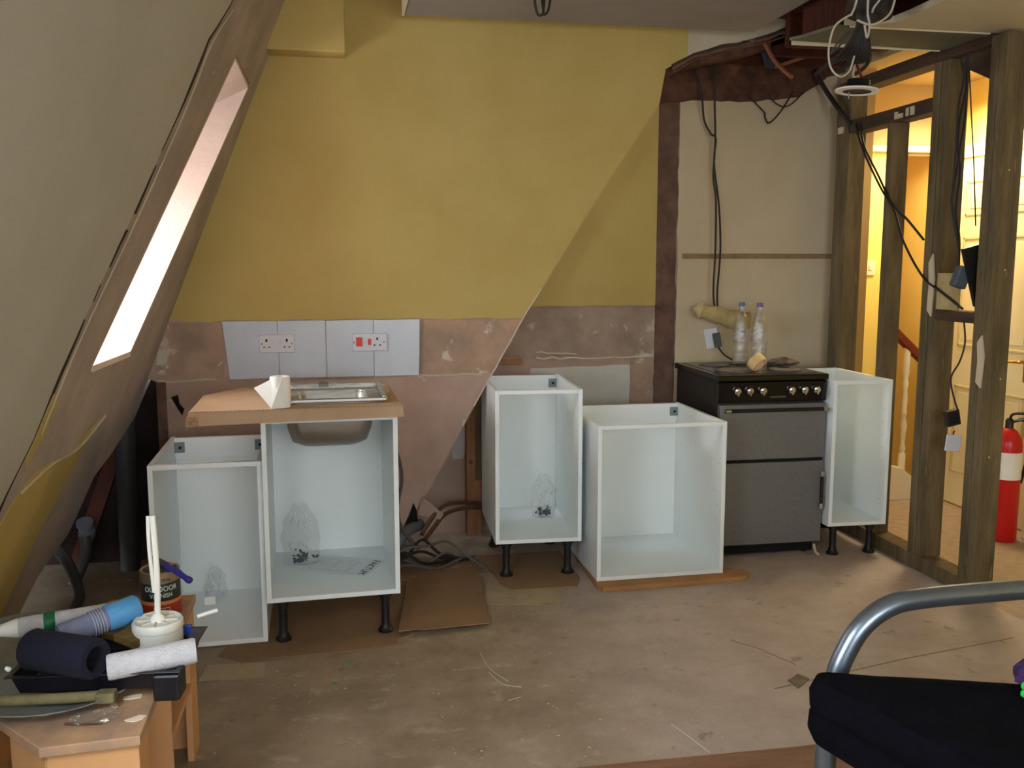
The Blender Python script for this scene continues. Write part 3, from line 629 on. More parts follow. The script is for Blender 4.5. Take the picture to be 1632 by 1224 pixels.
q = G(); q.box(.26, .34, .0065, .009, .790, .800); q.build('makers_strip', mat('strip_dim', (70, 66, 62), rough=.4), CK)
G().box(.010, W_-.004, .0, .035, .492, .760).build('grill_door', OVEN, CK, bevel=.004)
q = G(); q.tube([(.03, -.030, .736), (W_-.015, -.030, .736)], .0085, 10); dh = q.build('door_handle', BLACK, CK, True)
q = G()
for x in (.035, W_-.022): q = G(); q.tube([(x, .0, .736), (x, -.032, .736)], .008, 10); q.tube([(x-.012, -.030, .736), (x+.014, -.030, .736)], .0098, 10); q.build('handle_mount', CHROME, dh, True)
G().box(.012, W_-.006, .016, .03, .474, .492).build('door_gap', HOLE, CK)
G().box(.010, W_-.004, .0, .035, .070, .476).build('oven_door', OVEN, CK, bevel=.004)
q = G(); q.tube([(.526, -.032, .250), (.526, -.032, .425)], .008, 10); dh = q.build('door_handle', BLACK, CK, True)
q = G()
for z in (.258, .417): q = G(); q.tube([(.526, 0, z), (.526, -.034, z)], .007, 10); q.tube([(.526, -.032, z-.012), (.526, -.032, z+.012)], .0095, 10); q.build('handle_mount', CHROME, dh, True)
G().box(.02, W_-.02, .05, .58, .012, .058).build('plinth', HOLE, CK)
for x in (.05, W_-.05):
    for y in (.08, .54): G().lathe([(.016, 0), (.016, .06)], 10, T(x, y, 0)).build('foot', BLACK, CK)
q = G(); q.tube([(.520, .01, .055), (.524, .0, .02), (.540, -.01, .004)], .007, 6, 3); q.build('levelling_clip', CREAM, CK, True)

# water bottles
def bottle(label, x, y, cap):
    t = thing('water_bottle', label, 'bottle', (x, y, .9055), 0, 'water bottles on the hob')
    prof = [(.030, .0), (.038, .004), (.041, .012), (.041, .060), (.0385, .066), (.041, .072), (.0385, .086), (.041, .092), (.0385, .106), (.041, .112), (.041, .200), (.039, .215), (.031, .245), (.019, .275), (.0135, .292), (.0135, .306)]
    G().lathe(prof, 24).build('body', PET, t, True)
    q = G(); q.lathe([(.0412, .128), (.0415, .130), (.0415, .172), (.0412, .174)], 24, cap=False); q.build('label', film('bottle_label', .74, (.90, .84, .88), .4, 0, 1, .12), t, True)
    G().lathe([(.0165, .302), (.0165, .322), (.014, .325)], 16).build('cap', cap, t, True)
bottle('clear water bottle with blue cap standing at the back left of the pair', 2.035, 4.470, mat('cap_blue', (84, 110, 156), rough=.4))
bottle('clear water bottle with violet cap standing nearer the hob front', 2.080, 4.350, mat('cap_violet', (110, 96, 140), rough=.4))
WR = thing('bottle_crate', 'small dark wire rack lying on the hob under the water bottles', 'rack', (2.06, 4.33, .9055))
q = G()
for i in range(5): q.tube([(-.12+.05*i, -.05, .012), (-.12+.05*i, .04, .012)], .0022, 6)
for y in (-.05, -.005, .04): q.tube([(-.13, y, .012), (.09, y, .012)], .0025, 6)
for x in (-.12, .08):
    for y in (-.05, .04): q.tube([(x, y, 0), (x, y, .012)], .0022, 6)
q.build('wire_grid', mat('rack_dark', (64, 58, 52), rough=.35, metal=.6), WR)
# cooker switch, wrapped roll and bits
SP = thing('cooker_switch', 'white wall plate hanging loose above the cooker with a grey plug', 'wall switch', (1.975, 4.715, 1.02))
M = R(math.radians(-12), 'Y') @ R(math.radians(-14), 'Z')
q = G(); q.box(-.036, .036, -.012, .0, -.05, .058, M); q.build('face_plate', PLASTW, SP, bevel=.002)
q = G(); q.box(.006, .046, -.035, -.012, -.048, .030, M); q.build('plug', mat('plug_grey', (70, 74, 72), rough=.5), SP, bevel=.004)
q = G(); q.tube([(.03, -.03, -.045), (.06, -.04, -.085), (.085, -.09, -.108)], .0045, 6, 4); q.build('flex', CABB, SP, True)
PR = thing('paper_sleeve', 'beige crumpled paper sleeve hung over cables above the cooker', 'sleeve', (1.99, 4.62, 1.155))
g = G(); P0, P1 = Vector((-.155, .0, .035)), Vector((.135, -.02, -.045)); n = 16; mN = 9; MM = along(P0, P1); LL = (P1-P0).length
for j in range(mN+1):
    r = .032+.016*j/mN+.005*math.sin(j*2.2)
    if j == 0: r = .012
    for i in range(n): aa = 2*math.pi*i/n; g.v.append(MM @ Vector((r*math.cos(aa)*(1+random.uniform(-.07, .07)), r*1.15*math.sin(aa)*(1+random.uniform(-.07, .07)), LL*j/mN+random.uniform(-.006, .006))))
for j in range(mN):
    for i in range(n): g.f.append((j*n+i, j*n+(i+1) % n, (j+1)*n+(i+1) % n, (j+1)*n+i))
g.f.append(tuple(range(n))); g.build('sleeve', PUTTY, PR, True, solid=.002)
TR = thing('tape_roll', 'roll of yellow tape in a clear wrapper lying on the hob front', 'tape', (1.985, 4.165, .9475), 0)
M = R(math.radians(35), 'Z') @ R(math.radians(38), 'X')
q = G(); q.lathe([(.034, -.022), (.044, -.022), (.044, .022), (.034, .022)], 24, M @ R(math.pi/2, 'X') @ T(0, 0, 0), cap=False); q.build('tape', mat('tape_yellow', (226, 190, 116), rough=.5), TR, True)
q = G(); q.lathe([(.012, -.052), (.046, -.03), (.050, 0), (.046, .03), (.012, .052)], 14, M @ R(math.pi/2, 'X')); q.build('wrapper', BAG, TR)
CR = thing('crumpled_rag', 'small dark crumpled rag at the back right of the hob', 'rag', (2.18, 4.28, .909))
g = G(); n = 12
for j in range(7):
    for i in range(n): aa = 2*math.pi*i/n; rr = math.sin(math.pi*(j+.3)/6.6); g.v.append(((.085*rr*math.cos(aa))*(1+random.uniform(-.25, .25)), .05*rr*math.sin(aa)*(1+random.uniform(-.25, .25)), .045*(j/6)+random.uniform(-.004, .008)*(j > 0)))
for j in range(6):
    for i in range(n): g.f.append((j*n+i, j*n+(i+1) % n, (j+1)*n+(i+1) % n, (j+1)*n+i))
g.f.append(tuple(range(n))); g.f.append(tuple(6*n+i for i in range(n))); g.build('cloth', mat('rag_dark', (64, 52, 46), (110, 98, 90), 30, .9), CR)

# ------------------------------------------------------------------ wall sockets on the tiles
def plate_base(t, w_, h_): G().box(-w_/2, w_/2, -.009, 0, -h_/2, h_/2).build('face_plate', PLASTW, t, bevel=.003)
S1 = thing('double_socket', 'white double power socket on the tiles above the left cabinet', 'socket', (-.3065, 4.283, 1.067))
plate_base(S1, .157, .082)
for s in (-1, 1):
    q = G(); q.box(s*.045-.004, s*.045+.004, -.0105, -.009, .008, .022)
    for e in (-1, 1): q.box(s*.045+e*.011-.004, s*.045+e*.011+.004, -.0105, -.009, -.018, -.013)
    q.build('socket_slots', HOLE, S1)
    G().box(s*.016-.006, s*.016+.006, -.0115, -.009, .0, .020).build('rocker', PLASTW, S1, bevel=.001)
    G().lathe([(.003, 0), (.003, .001)], 10, T(s*.066, -.009, 0) @ R(math.pi/2, 'X')).build('screw', HOLE, S1)
S2 = thing('cooker_control_unit', 'white cooker control unit with two red switches on the right tiles', 'switch', (.112, 4.283, 1.067))
plate_base(S2, .160, .082)
G().box(-.062, -.034, -.014, -.009, -.018, .024).build('large_switch', REDS, S2, bevel=.002)
G().box(-.008, .006, -.013, -.009, -.012, .016).build('small_switch', REDS, S2, bevel=.001)
q = G(); q.box(.031, .039, -.0105, -.009, .010, .022); q.box(.018, .026, -.0105, -.009, -.016, -.010); q.box(.044, .052, -.0105, -.009, -.016, -.010); q.build('socket_slots', HOLE, S2)
for x in (-.072, .066): G().lathe([(.003, 0), (.003, .001)], 10, T(x, -.009, 0) @ R(math.pi/2, 'X')).build('screw', HOLE, S2)

# ------------------------------------------------------------------ services at the foot of the wall
PT = thing('pine_post', 'orange pine upright fixed to the wall left of the middle cabinet', 'post', (.612, 4.65, 0))
G().box(0, .075, 0, .075, .0, .86).build('upright', PINE, PT, bevel=.002); G().box(.044, .0765, -.001, .02, .30, .86).build('scribed_edge', OLDW, PT)
G().lathe([(.012, 0), (.012, .003)], 10, T(.02, 0, .40) @ R(math.pi/2, 'X')).build('knot', SCAR, PT)
def cable(name, label, pts, r, m, cat='cable', group=None, n=6, sm=6):
    o = G().tube(pts, r, n, sm).build(name, m, None, True); return props(o, label, cat, group)
cable('copper_pipe', 'upper of two old copper pipes running behind the middle cabinet', [at(672, 852, 4.19), at(684, 832, 4.24), at(700, 812, 4.27), at(716, 803, 4.38), at(740, 801, 4.52), at(762, 801, 4.62), at(790, 801, 4.62)], .011, COPP, 'pipe')
cable('copper_pipe', 'lower of two old copper pipes running behind the middle cabinet', [at(677, 860, 4.18), at(692, 840, 4.24), at(706, 822, 4.27), at(724, 813, 4.38), at(745, 809, 4.52), at(764, 809, 4.62), at(790, 809, 4.62)], .011, COPP, 'pipe')
cable('waste_pipe', 'short grey plastic waste pipe at the hole in the wall', [(.10, 4.20, .05), (.20, 4.20, .09), (.26, 4.24, .16), (.34, 4.33, .17)], .028, PIPEG, 'pipe', n=12)
cable('water_hose', 'dark flexible hose hanging behind the sink cabinet', [(.10, 4.02, .80), (.16, 4.06, .72), (.20, 4.16, .62), (.235, 4.20, .52), (.245, 4.20, .42), (.225, 4.21, .30), (.24, 4.19, .20), (.32, 4.16, .10)], .008, mat('hose', (92, 80, 78), rough=.5), 'hose')
for i, (pts, lb) in enumerate((([(.16, 4.12, .03), (.24, 4.10, .12), (.36, 4.14, .12), (.46, 4.20, .115), (.56, 4.15, .045), (.64, 4.05, .010)], 'grey cable arching from the hole towards the middle cabinet foot'),
                               ([(.14, 4.10, .04), (.28, 4.08, .05), (.40, 4.12, .015), (.52, 4.2, .03), (.60, 4.28, .01)], 'grey cable lying lowest along the floor by the wall'),
                               ([(.15, 4.14, .10), (.26, 4.12, .06), (.34, 4.13, .035), (.44, 4.16, .075), (.50, 4.22, .02)], 'grey cable curling over the waste pipe'))):
    cable('floor_cable', lb, pts, .0065, CABG, 'cable', 'cables at the foot of the wall')
for i, lb in enumerate(('dark cable snaking from the sink cabinet over the pipes', 'dark cable passing under the copper pipes', 'dark cable looping highest at the wall hole')):
    cable('floor_cable', lb, [(.13, 4.06+.03*i, .05+.03*i), (.24, 4.08+.02*i, .11-.02*i), (.33, 4.10+.02*i, .05+.05*i), (.42, 4.16, .03+.02*i), (.50+.03*i, 4.22, .015)], .0075, CABB, 'cable', 'cables at the foot of the wall')
cable('waste_pipe', 'pale grey pipe stub lying left of the copper pipes', [(.12, 4.24, .12), (.21, 4.24, .125), (.29, 4.25, .10)], .022, mat('pipe_pale', (132, 138, 144), rough=.5), 'pipe', n=12)
q = G()
for i in range(60):
    x, y = random.uniform(.14, .60), random.uniform(4.02, 4.26); s = random.uniform(.004, .016); q.box(-s, s, -s*.7, s*.7, 0, s*.8, T(x, y, .0005) @ R(random.uniform(0, 3), 'Z'))
props(q.build('rubble', mat('rubble', (150, 126, 104), (110, 96, 84), 30, .9)), 'crumbled plaster and dust at the pipe hole', 'rubble', None, 'stuff')
q = G(); q.prism([(.325, 4.288, .23), (.345, 4.285, .315), (.36, 4.27, .31), (.44, 4.23, .24), (.425, 4.24, .215), (.38, 4.27, .22)], (.004, .006, 0)); props(q.build('plaster_flap', PLASP), 'loose broken flap of plaster above the pipe hole', 'plaster')
q = G(); q.prism([(0.25, 4.289, .16), (.285, 4.289, .235), (.305, 4.289, .29), (.32, 4.289, .25), (.325, 4.289, .2), (.30, 4.289, .15)], (0, .006, 0)); q.build('wall_hole', HOLE, wb)
q = G(); q.box(0, .15, 0, .06, 0, .035); o = q.build('wood_offcut', PINE, None, bevel=.002); o.location = (.76, 4.655, .905); props(o, 'small orange wood block fixed to the wall behind the middle cabinet', 'wood')
# pipes in the eaves
cable('soil_pipe', 'dark upright pipe in the open eaves left of the cabinets', [(-1.02, 4.42, 0), (-1.02, 4.42, .40), (-1.01, 4.42, .72)], .045, mat('pipe_dark', (62, 60, 60), rough=.6), 'pipe', n=14, sm=0)
t = thing('pipe_joint', 'grey plastic elbow joint low in the dark eaves', 'pipe', (-1.17, 4.28, .245))
q = G(); q.lathe([(.030, -.04), (.036, -.04), (.036, -.015), (.030, -.012), (.030, .02), (.036, .022), (.036, .04), (.030, .04)], 16, R(math.radians(25), 'X')); q.build('collar', PIPEG, t, True)
q = G(); q.tube([(0, -.02, -.03), (.0, -.04, -.12), (-.05, -.06, -.24)], .024, 10, 4); q.build('spigot', mat('pipe_dark', (62, 60, 60)), t, True)
cable('waste_hose', 'grey hose curving across the dark eaves floor', [(-1.25, 3.95, .30), (-1.15, 3.9, .22), (-1.08, 3.80, .10), (-1.10, 3.72, .024), (-.95, 3.66, .024)], .022, mat('pipe_dark', (62, 60, 60)), 'hose', n=10)
RF = thing('eaves_rafter', 'dark reddish rafter foot standing in the open eaves', 'timber', (-1.12, 4.50, 0))
q = G(); q.prism([(-.20, 0, .0), (-.13, 0, .0), (.16, 0, .78), (.09, 0, .78)], (0, .045, 0)); q.build('rafter', mat('rafter_red', (92, 48, 38), (64, 34, 28), 5, .9), RF)

# ------------------------------------------------------------------ cardboard and patches on the floor
cs = thing('cardboard_sheet', 'long torn cardboard sheet on the floor under the sink cabinet', 'cardboard', (0, 0, 0))
plate('sheet', rough([(-.485, 3.335), (-.40, 3.27), (.02, 3.285), (.165, 3.318)], .005, .05, seed=40)+[(.172, 3.36), (.235, 3.40), (.24, 3.95), (-.30, 3.96)], [], lambda x, y: (x, y, .0008), (0, 0, .004), CARDD, cs)
cs2 = thing('cardboard_sheet', 'square cardboard sheet with lifted front edge beside the sink cabinet', 'cardboard', (0, 0, 0))
plate('sheet', rough([(.175, 3.385), (.25, 3.40)], .004, .03, seed=41)+rough([(.27, 3.385), (.535, 3.415)], .002, .05, seed=42)+[(.60, 4.20), (.55, 4.25), (.10, 4.25), (.10, 3.99), (.25, 3.99)], [], lambda x, y: (x, y, .0055+max(0, (3.50-y))*.14), (0, 0, .004), CARDD, cs2)
cs3 = thing('cardboard_sheet', 'small cardboard square on the floor under the middle cabinet', 'cardboard', (0, 0, 0))
plate('sheet', rough([(.700, 3.80), (.985, 3.795)], .003, .04, seed=43)+[(1.03, 3.90), (1.03, 4.30), (.62, 4.30), (.665, 3.87)], [], lambda x, y: (x, y, .0008), (0, 0, .006), CARDD, cs3)
cs4 = thing('cardboard_sheet', 'narrow cardboard strip under the wide cabinet sticking out to the right', 'cardboard', (0, 0, 0))
cardl = mat('cardboard_strip', (176, 130, 84), (160, 116, 72), 6, .85)
plate('sheet', [(1.085, 3.715), (1.50, 3.725), (1.765, 3.742), (1.80, 3.775), (1.795, 3.83), (1.66, 3.85), (1.66, 4.38), (1.09, 4.38), (1.07, 3.76)], [], lambda x, y: (x, y, .001), (0, 0, .019), cardl, cs4)
pm = mat('vinyl_offcut', (176, 160, 132), (160, 142, 114), 5, .6, c3=(140, 120, 92), s3=12, t3=.6)
for lb, pts in (('pale square vinyl offcut on the floor by the middle cabinet', [(.545, 3.66), (.885, 3.595), (.90, 3.78), (.60, 3.90)]), ('pale small vinyl offcut on the floor in front of the leftmost cabinet', [(-.525, 3.13), (-.305, 3.118), (-.308, 3.245), (-.51, 3.26)])):
    t = props(slab(pts, .0006, .002, 'floor_offcut', pm, None, 0), lb, 'flooring')
t = props(slab([(1.472, 2.768), (1.531, 2.807), (1.551, 2.764), (1.478, 2.705)], .0006, .003, 'floor_plate', mat('plate_dull', (128, 116, 100), (100, 90, 78), 30, .7), None, 0), 'small dull square plate set on the floor left of the futon', 'floor plate')
DK = mat('floor_crack', (138, 122, 108), rough=.9)
def crack(pts): q = G(); [q.box(0, (Vector(b)-Vector(a)).length, -.0025, .0025, 0, .0008, T(a[0], a[1], .0004) @ R(math.atan2(b[1]-a[1], b[0]-a[0]), 'Z')) for a, b in zip(pts[:-1], pts[1:])]; return q
o = crack(rough([(1.42, 3.13), (1.50, 3.02), (1.56, 2.88)], .004, .03, seed=50)).build('floor_joint', DK, fl)
o = crack(rough([(1.40, 2.72), (1.95, 2.85), (2.5, 2.95)], .002, .1, seed=51)).build('floor_joint', DK, fl)
for i, (pts, lb) in enumerate((([(.463, 3.19, .002), (.475, 3.05, .002), (.524, 2.934, .002)], 'pale thread lying on the floor nearest the cardboard'), ([(.47, 3.02, .002), (.50, 2.92, .002), (.56, 2.885, .002)], 'pale thread lying crosswise over another thread'),
                               ([(.972, 2.552, .002), (.995, 2.48, .002), (1.025, 2.37, .002)], 'long straight pale straw on the floor near the bottom edge'), ([(.499, 2.795, .003), (.544, 2.813, .003)], 'short white splinter in the middle of the floor'))):
    cable('floor_straw', lb, pts, .0016, TWIG, 'debris', 'threads and splinters on the floor', 5, 4)
rnd = random.Random(5); q = G()
for i in range(170):
    x, y = rnd.uniform(-.4, 1.5), rnd.uniform(2.3, 3.7)
    if (x < .62 and y > 3.2): continue
    s = rnd.choice((.0015, .002, .003, .0045)); q.box(-s, s, -s*.6, s*.6, 0, .001, T(x, y, .0006) @ R(rnd.uniform(0, 3), 'Z'))
props(q.build('floor_specks', TWIG), 'scattered white paint and plaster specks on the floor', 'debris', None, 'stuff')
for k, (x, y) in enumerate(((-.064, 3.03), (-.01, 3.19))):
    q = G(); q.prism([(x-.010, y, .001), (x, y-.006, .001), (x+.012, y+.002, .001), (x+.004, y+.009, .001), (x-.006, y+.012, .001)], (0, 0, .0008)); props(q.build('paint_spot', mat('green_spot', (60, 160, 60), rough=.7)), ['small green paint spot on the brown floor nearer the camera', 'small green paint spot on the floor nearer the cardboard'][k], 'paint spot')

# ------------------------------------------------------------------ hanging cables
GC = 'black cables hanging on the cream wall'
cable('hanging_cable', 'left black cable hanging from the lintel to the cooker switch', [at(1105, 95, 4.66), at(1118, 150, 4.66), at(1122, 190, 4.66), at(1132, 212, 4.66), at(1141, 222, 4.66), at(1138, 260, 4.66), at(1146, 330, 4.66), at(1148, 400, 4.66), at(1143, 470, 4.66), at(1146, 515, 4.68)], .0055, CABB, 'cable', GC)
cable('hanging_cable', 'right black cable hanging from the lintel to the cooker switch', [at(1139, 95, 4.64), at(1139, 160, 4.64), at(1140, 222, 4.64), at(1137, 280, 4.64), at(1141, 320, 4.64), at(1140, 400, 4.64), at(1137, 470, 4.64), at(1143, 515, 4.67)], .0055, CABB, 'cable', GC)
GL = 'loose wires drooping below the lintel'
cable('loose_wire', 'wire bent in a sharp V below the lintel', [at(1190, 150, 4.705), at(1217, 178, 4.70), at(1219, 186, 4.70), at(1226, 196, 4.70), at(1244, 178, 4.70), at(1264, 146, 4.705)], .004, CABB, 'cable', GL)
cable('loose_wire', 'shallow drooping wire crossing the V shaped one', [at(1222, 150, 4.70), at(1240, 167, 4.69), at(1258, 168, 4.69), at(1282, 146, 4.70)], .0035, CABB, 'cable', GL)
cable('rusty_pipe', 'slanting rusty pipe end sticking down from the ceiling void', [at(1218, 68, 4.35), at(1234, 96, 4.30), at(1250, 113, 4.24), at(1262, 123, 4.20)], .010, mat('rust', (142, 84, 58), rough=.7), 'pipe', n=8)
cable('lath', 'thin reddish lath across the ceiling void', [at(1236, 107, 4.45), at(1320, 78, 4.40)], .011, mat('rust', (142, 84, 58)), 'timber', n=4, sm=0)
t = thing('blue_board', 'small dark blue board stuck up in the ceiling void', 'board', at(1222, 88, 4.42)); q = G(); q.prism([(-.045, 0, .07), (-.01, 0, .07), (.05, 0, -.06), (.0, 0, -.055)], (0, .012, 0)); q.build('panel', mat('blue_dull', (52, 62, 78), rough=.7), t)
# bundle
BD = thing('cable_bundle', 'thick knot of dark cables hanging from the torn ceiling', 'cables', at(1385, 0, 3.25))
bl_ = Vector(BD.location)
def rel(px, py, Y): return tuple(Vector(at(px, py, Y))-bl_)
q = G(); q.tube([rel(1392, -40, 3.25), rel(1388, 0, 3.25), rel(1384, 25, 3.25)], .085, 14, 4)
q.build('wrapped_core', mat('bundle_dark', (38, 34, 34), (54, 48, 44), 20, .8, bump=.8, bscale=40), BD, True)
for i in range(9):
    x0 = 1368+i*3.6; q = G(); q.tube([rel(x0+8, -30, 3.24), rel(x0, 20+i % 3*3, 3.22), rel(1366+i*2, 45, 3.24), rel(1345+i*5, 80+i*2, 3.30), rel(1300+i*8, 118-(i % 4)*7, 3.60)], .0085, 6, 5); q.build('dark_cable', CABB, BD, True)
for i, pp in enumerate(([(1384, -10), (1383, 22), (1386, 40), (1382, 60), (1378, 40)], [(1366, 32), (1384, 39), (1400, 36), (1418, 22), (1426, 0), (1428, -20)], [(1368, -10), (1362, 12), (1356, 25)], [(1410, -10), (1394, 10), (1390, 20)])):
    q = G(); q.tube([rel(x, y, 3.14) for x, y in pp], .004, 6, 5); q.build('light_cable', CABW, BD, True)
cable('white_loop', 'long white cable loop hanging beside the knot of dark cables', [at(1358, 22, 3.26), at(1332, 40, 3.28), at(1322, 70, 3.3), at(1321, 95, 3.3), at(1327, 113, 3.3), at(1340, 122, 3.3), at(1353, 114, 3.3), at(1360, 95, 3.3), at(1364, 72, 3.3), at(1368, 40, 3.26)], .004, CABW, 'cable')
cable('grey_cable', 'thin looped grey cable beside the white loop in the void', [at(1360, 45, 3.4), at(1340, 62, 3.42), at(1326, 82, 3.42), at(1325, 85, 3.42), at(1334, 78, 3.42), at(1356, 50, 3.4)], .004, CABG, 'cable')
DL = thing('downlight', 'white round downlight fitting hanging by its wire from the ceiling void', 'light', at(1366, 146, 3.45))
M = R(math.radians(4), 'Y')
G().lathe([(.052, .012), (.084, .006), (.086, .0), (.060, -.003), (.055, .0)], 28, M, cap=False).build('bezel', PAPER, DL, True)
G().lathe([(.062, .002), (.058, .006), (.045, .020), (.042, .045), (.020, .050)], 20, M).build('can', BLACK, DL, True)
q = G(); b0 = Vector(DL.location)
q.tube([(-.01, 0, .05), tuple(Vector(at(1360, 118, 3.45))-b0), tuple(Vector(at(1364, 95, 3.4))-b0), tuple(Vector(at(1362, 72, 3.36))-b0)], .004, 6, 5); q.build('lead', CABW, DL, True)
q = G(); q.tube([(.03, 0, .045), tuple(Vector(at(1372, 120, 3.45))-b0), tuple(Vector(at(1364, 100, 3.42))-b0)], .005, 6, 5); q.build('red_lead', mat('lead_red', (120, 30, 26)), DL, True)
q = G(); q.tube([(-.035, 0, -.002), (-.036, 0, -.03)], .003, 6); q.build('spring_clip', CHROME, DL)
GS = 'black cables draped on the stud partition'
cable('draped_cable', 'thick black cable slanting from the void to the first stud', [at(1298, 112, 4.66), at(1304, 124, 4.64), at(1320, 150, 4.60), at(1340, 178, 4.50), atx(1356, 197, 2.604)], .014, CABB, 'cable', GS)
cable('draped_cable', 'black cable crossing the studs and ending at the low shelf board', [atx(x, y, 2.603) for x, y in ((1364, 196), (1366, 208), (1378, 245), (1404, 300), (1425, 335), (1440, 385), (1470, 440), (1500, 465), (1534, 492))], .006, CABB, 'cable', GS)
cable('draped_cable', 'black cable running beside and above the one that crosses the studs', [atx(x, y, 2.600) for x, y in ((1370, 196), (1372, 210), (1379, 238), (1400, 280), (1420, 322), (1446, 350), (1472, 382))], .006, CABB, 'cable', GS)
for i, (lb, pp) in enumerate((('leftmost of four cables hanging between the last two studs', [(1541, 88), (1536, 130), (1528, 170), (1524, 230), (1519, 300), (1517, 330), (1524, 370), (1529, 400), (1526, 425)]),
                              ('longest of four cables hanging between the last two studs, ending at a plug', [(1543, 88), (1540, 140), (1530, 190), (1527, 240), (1531, 270), (1525, 320), (1524, 345), (1529, 380), (1528, 430)]),
                              ('bowed cable hanging to the right of the last two studs gap', [(1542, 88), (1539, 180), (1530, 240), (1521, 300), (1518, 320), (1522, 350)]),
                              ('thinnest of four cables hanging straight between the last two studs', [(1544, 90), (1548, 180), (1552, 260), (1555, 360)]))):
    cable('hanging_flex', lb, [at(x, y, 3.52) for x, y in pp], .005 if i < 3 else .003, CABB, 'cable', 'cables between the last two studs')
t = thing('plug', 'grey plug dangling between the last two studs', 'plug', at(1531, 442, 3.50)); q = G(); q.box(-.030, .030, -.02, .02, -.045, .045, R(math.radians(20), 'Y')); q.build('plug_body', mat('plug_slate', (76, 86, 96), rough=.5), t, bevel=.006)
t = thing('black_panel', 'black tapered panel fixed behind the last stud', 'panel', at(1552, 435, 3.46)); q = G(); q.prism([(-.055, 0, .10), (.06, 0, .13), (.06, 0, -.16), (.02, 0, -.14)], (0, .02, 0)); q.build('panel', BLACK, t)
cable('thin_flex', 'thin black flex looping down below the nogging to a metal box', [at(1536, 510, 3.50), at(1538, 545, 3.50), at(1530, 575, 3.50), at(1517, 598, 3.50), at(1516, 615, 3.50), at(1522, 640, 3.50), at(1527, 655, 3.50)], .004, CABB, 'cable')
t = thing('metal_back_box', 'dark metal socket box hanging by its flex beside the last stud', 'box', at(1521, 667, 3.50)); q = G(); M = R(math.radians(-12), 'Y'); q.box(-.033, .030, .0, .03, -.033, .036, M); q.build('box', mat('box_metal', (60, 48, 40), rough=.45, metal=.5), t, bevel=.003)
G().box(-.024, .022, -.002, .002, -.024, .026, M).build('box_opening', HOLE, t)
t = thing('blank_plate', 'pale blank socket plate hanging under the dark metal box', 'plate', at(1519, 706, 3.50)); q = G(); q.box(-.036, .036, -.004, .004, -.036, .036, R(math.radians(6), 'Y')); q.build('plate', PLASTW, t, bevel=.002)
q = G(); q.tube([(.0, .004, .036), (.01, .01, .052)], .003, 6); q.build('flex', CABB, t)
# small looped wire under the beam
cable('ceiling_wire', 'pair of black wire loops hanging from the boxed beam', [at(852, -6, 3.62), at(853, 8, 3.62), at(858, 24, 3.62), at(866, 20, 3.62), at(864, 0, 3.62), at(868, -4, 3.62), at(866, 22, 3.62), at(873, 18, 3.62), at(877, 0, 3.62)], .005, CABB, 'cable')

# ------------------------------------------------------------------ hall
HS = thing('hall_socket', 'cream double switch plate on the yellow hall wall', 'switch', (3.055, 4.998, 1.405))
G().box(-.055, .055, -.008, 0, -.045, .045).build('face_plate', CREAMG, HS, bevel=.002)
for x in (-.022, .022): G().box(x-.010, x+.010, -.012, -.008, -.014, .014).build('rocker', CREAMG, HS, bevel=.001)
BA = thing('stair_balustrade', 'cream turned baluster with red handrail going down the stairs', 'balustrade', (3.33, 4.92, 0))
q = G(); q.prism([(-.13, 0, 1.085), (.23, 0, .765), (.23, 0, .70), (-.13, 0, 1.015)], (0, .05, 0)); q.build('handrail', MAHOG, BA, bevel=.008)
def baluster(x, z0, z1):
    H = z1-z0; pr = [(.022, 0), (.022, .14), (.014, .16), (.020, .19), (.012, .22), (.016, .30), (.021, .38), (.013, .45), (.019, .47), (.013, .50), (.018, .58), (.012, .66), (.019, .72), (.012, .75), (.020, .80), (.020, 1)]
    q = G(); q.lathe([(r, z0+z*H) for r, z in pr], 12, T(x, .025, 0)); q.build('baluster', CREAMG, BA, True)
baluster(-.01, .17, .93); baluster(.14, .17, .80)
q = G(); q.prism([(-.13, -.01, .0), (.20, -.01, .0), (.20, -.01, .10), (.05, -.01, .14), (-.03, -.01, .20), (-.13, -.01, .22)], (0, .07, 0)); q.build('stair_string', CREAMG, BA, bevel=.004)
FE = thing('fire_extinguisher', 'red fire extinguisher with a white label standing on the hall floor', 'extinguisher', (3.345, 4.085, 0))
G().lathe([(.062, 0), (.068, .01), (.068, .50), (.062, .54), (.040, .575), (.022, .59)], 24).build('cylinder', RED, FE, True)
q = G()
for i in range(9):
    a0 = math.radians(205+i*13); a1 = math.radians(218+i*13); q.prism([(.0687*math.cos(a0), .0687*math.sin(a0), .33), (.0687*math.cos(a1), .0687*math.sin(a1), .33), (.0687*math.cos(a1), .0687*math.sin(a1), .47), (.0687*math.cos(a0), .0687*math.sin(a0), .47)], (.001*math.cos(a0), .001*math.sin(a0), 0))
q.build('label', PAPER, FE, True)
G().lathe([(.020, .585), (.020, .63), (.012, .64)], 14).build('valve', BLACK, FE, True)
q = G(); q.tube([(0, 0, .635), (.0, -.02, .665), (.04, -.05, .672), (.07, -.05, .668)], .007, 6, 3); q.tube([(0, 0, .62), (.03, -.04, .635), (.07, -.05, .640)], .006, 6, 3); q.build('lever', BLACK, FE, True)
q = G(); q.tube([(.01, 0, .62), (.07, -.02, .63), (.10, -.04, .54), (.09, -.03, .42), (.078, -.01, .30)], .009, 8, 5); q.build('hose', BLACK, FE, True)
PC = thing('pipe_casing', 'cream boxed casing standing right of the fire extinguisher', 'casing', (3.48, 4.02, 0))
G().box(-.03, .09, 0, .06, 0, .60).build('casing', CREAMG, PC, bevel=.01, seg=3)
q = G(); q.tube([(0, .03, .60), (.01, .03, .66), (.05, .03, .67), (.07, .03, .60)], .010, 8, 4); q.build('pipe_bend', CREAMG, PC, True)
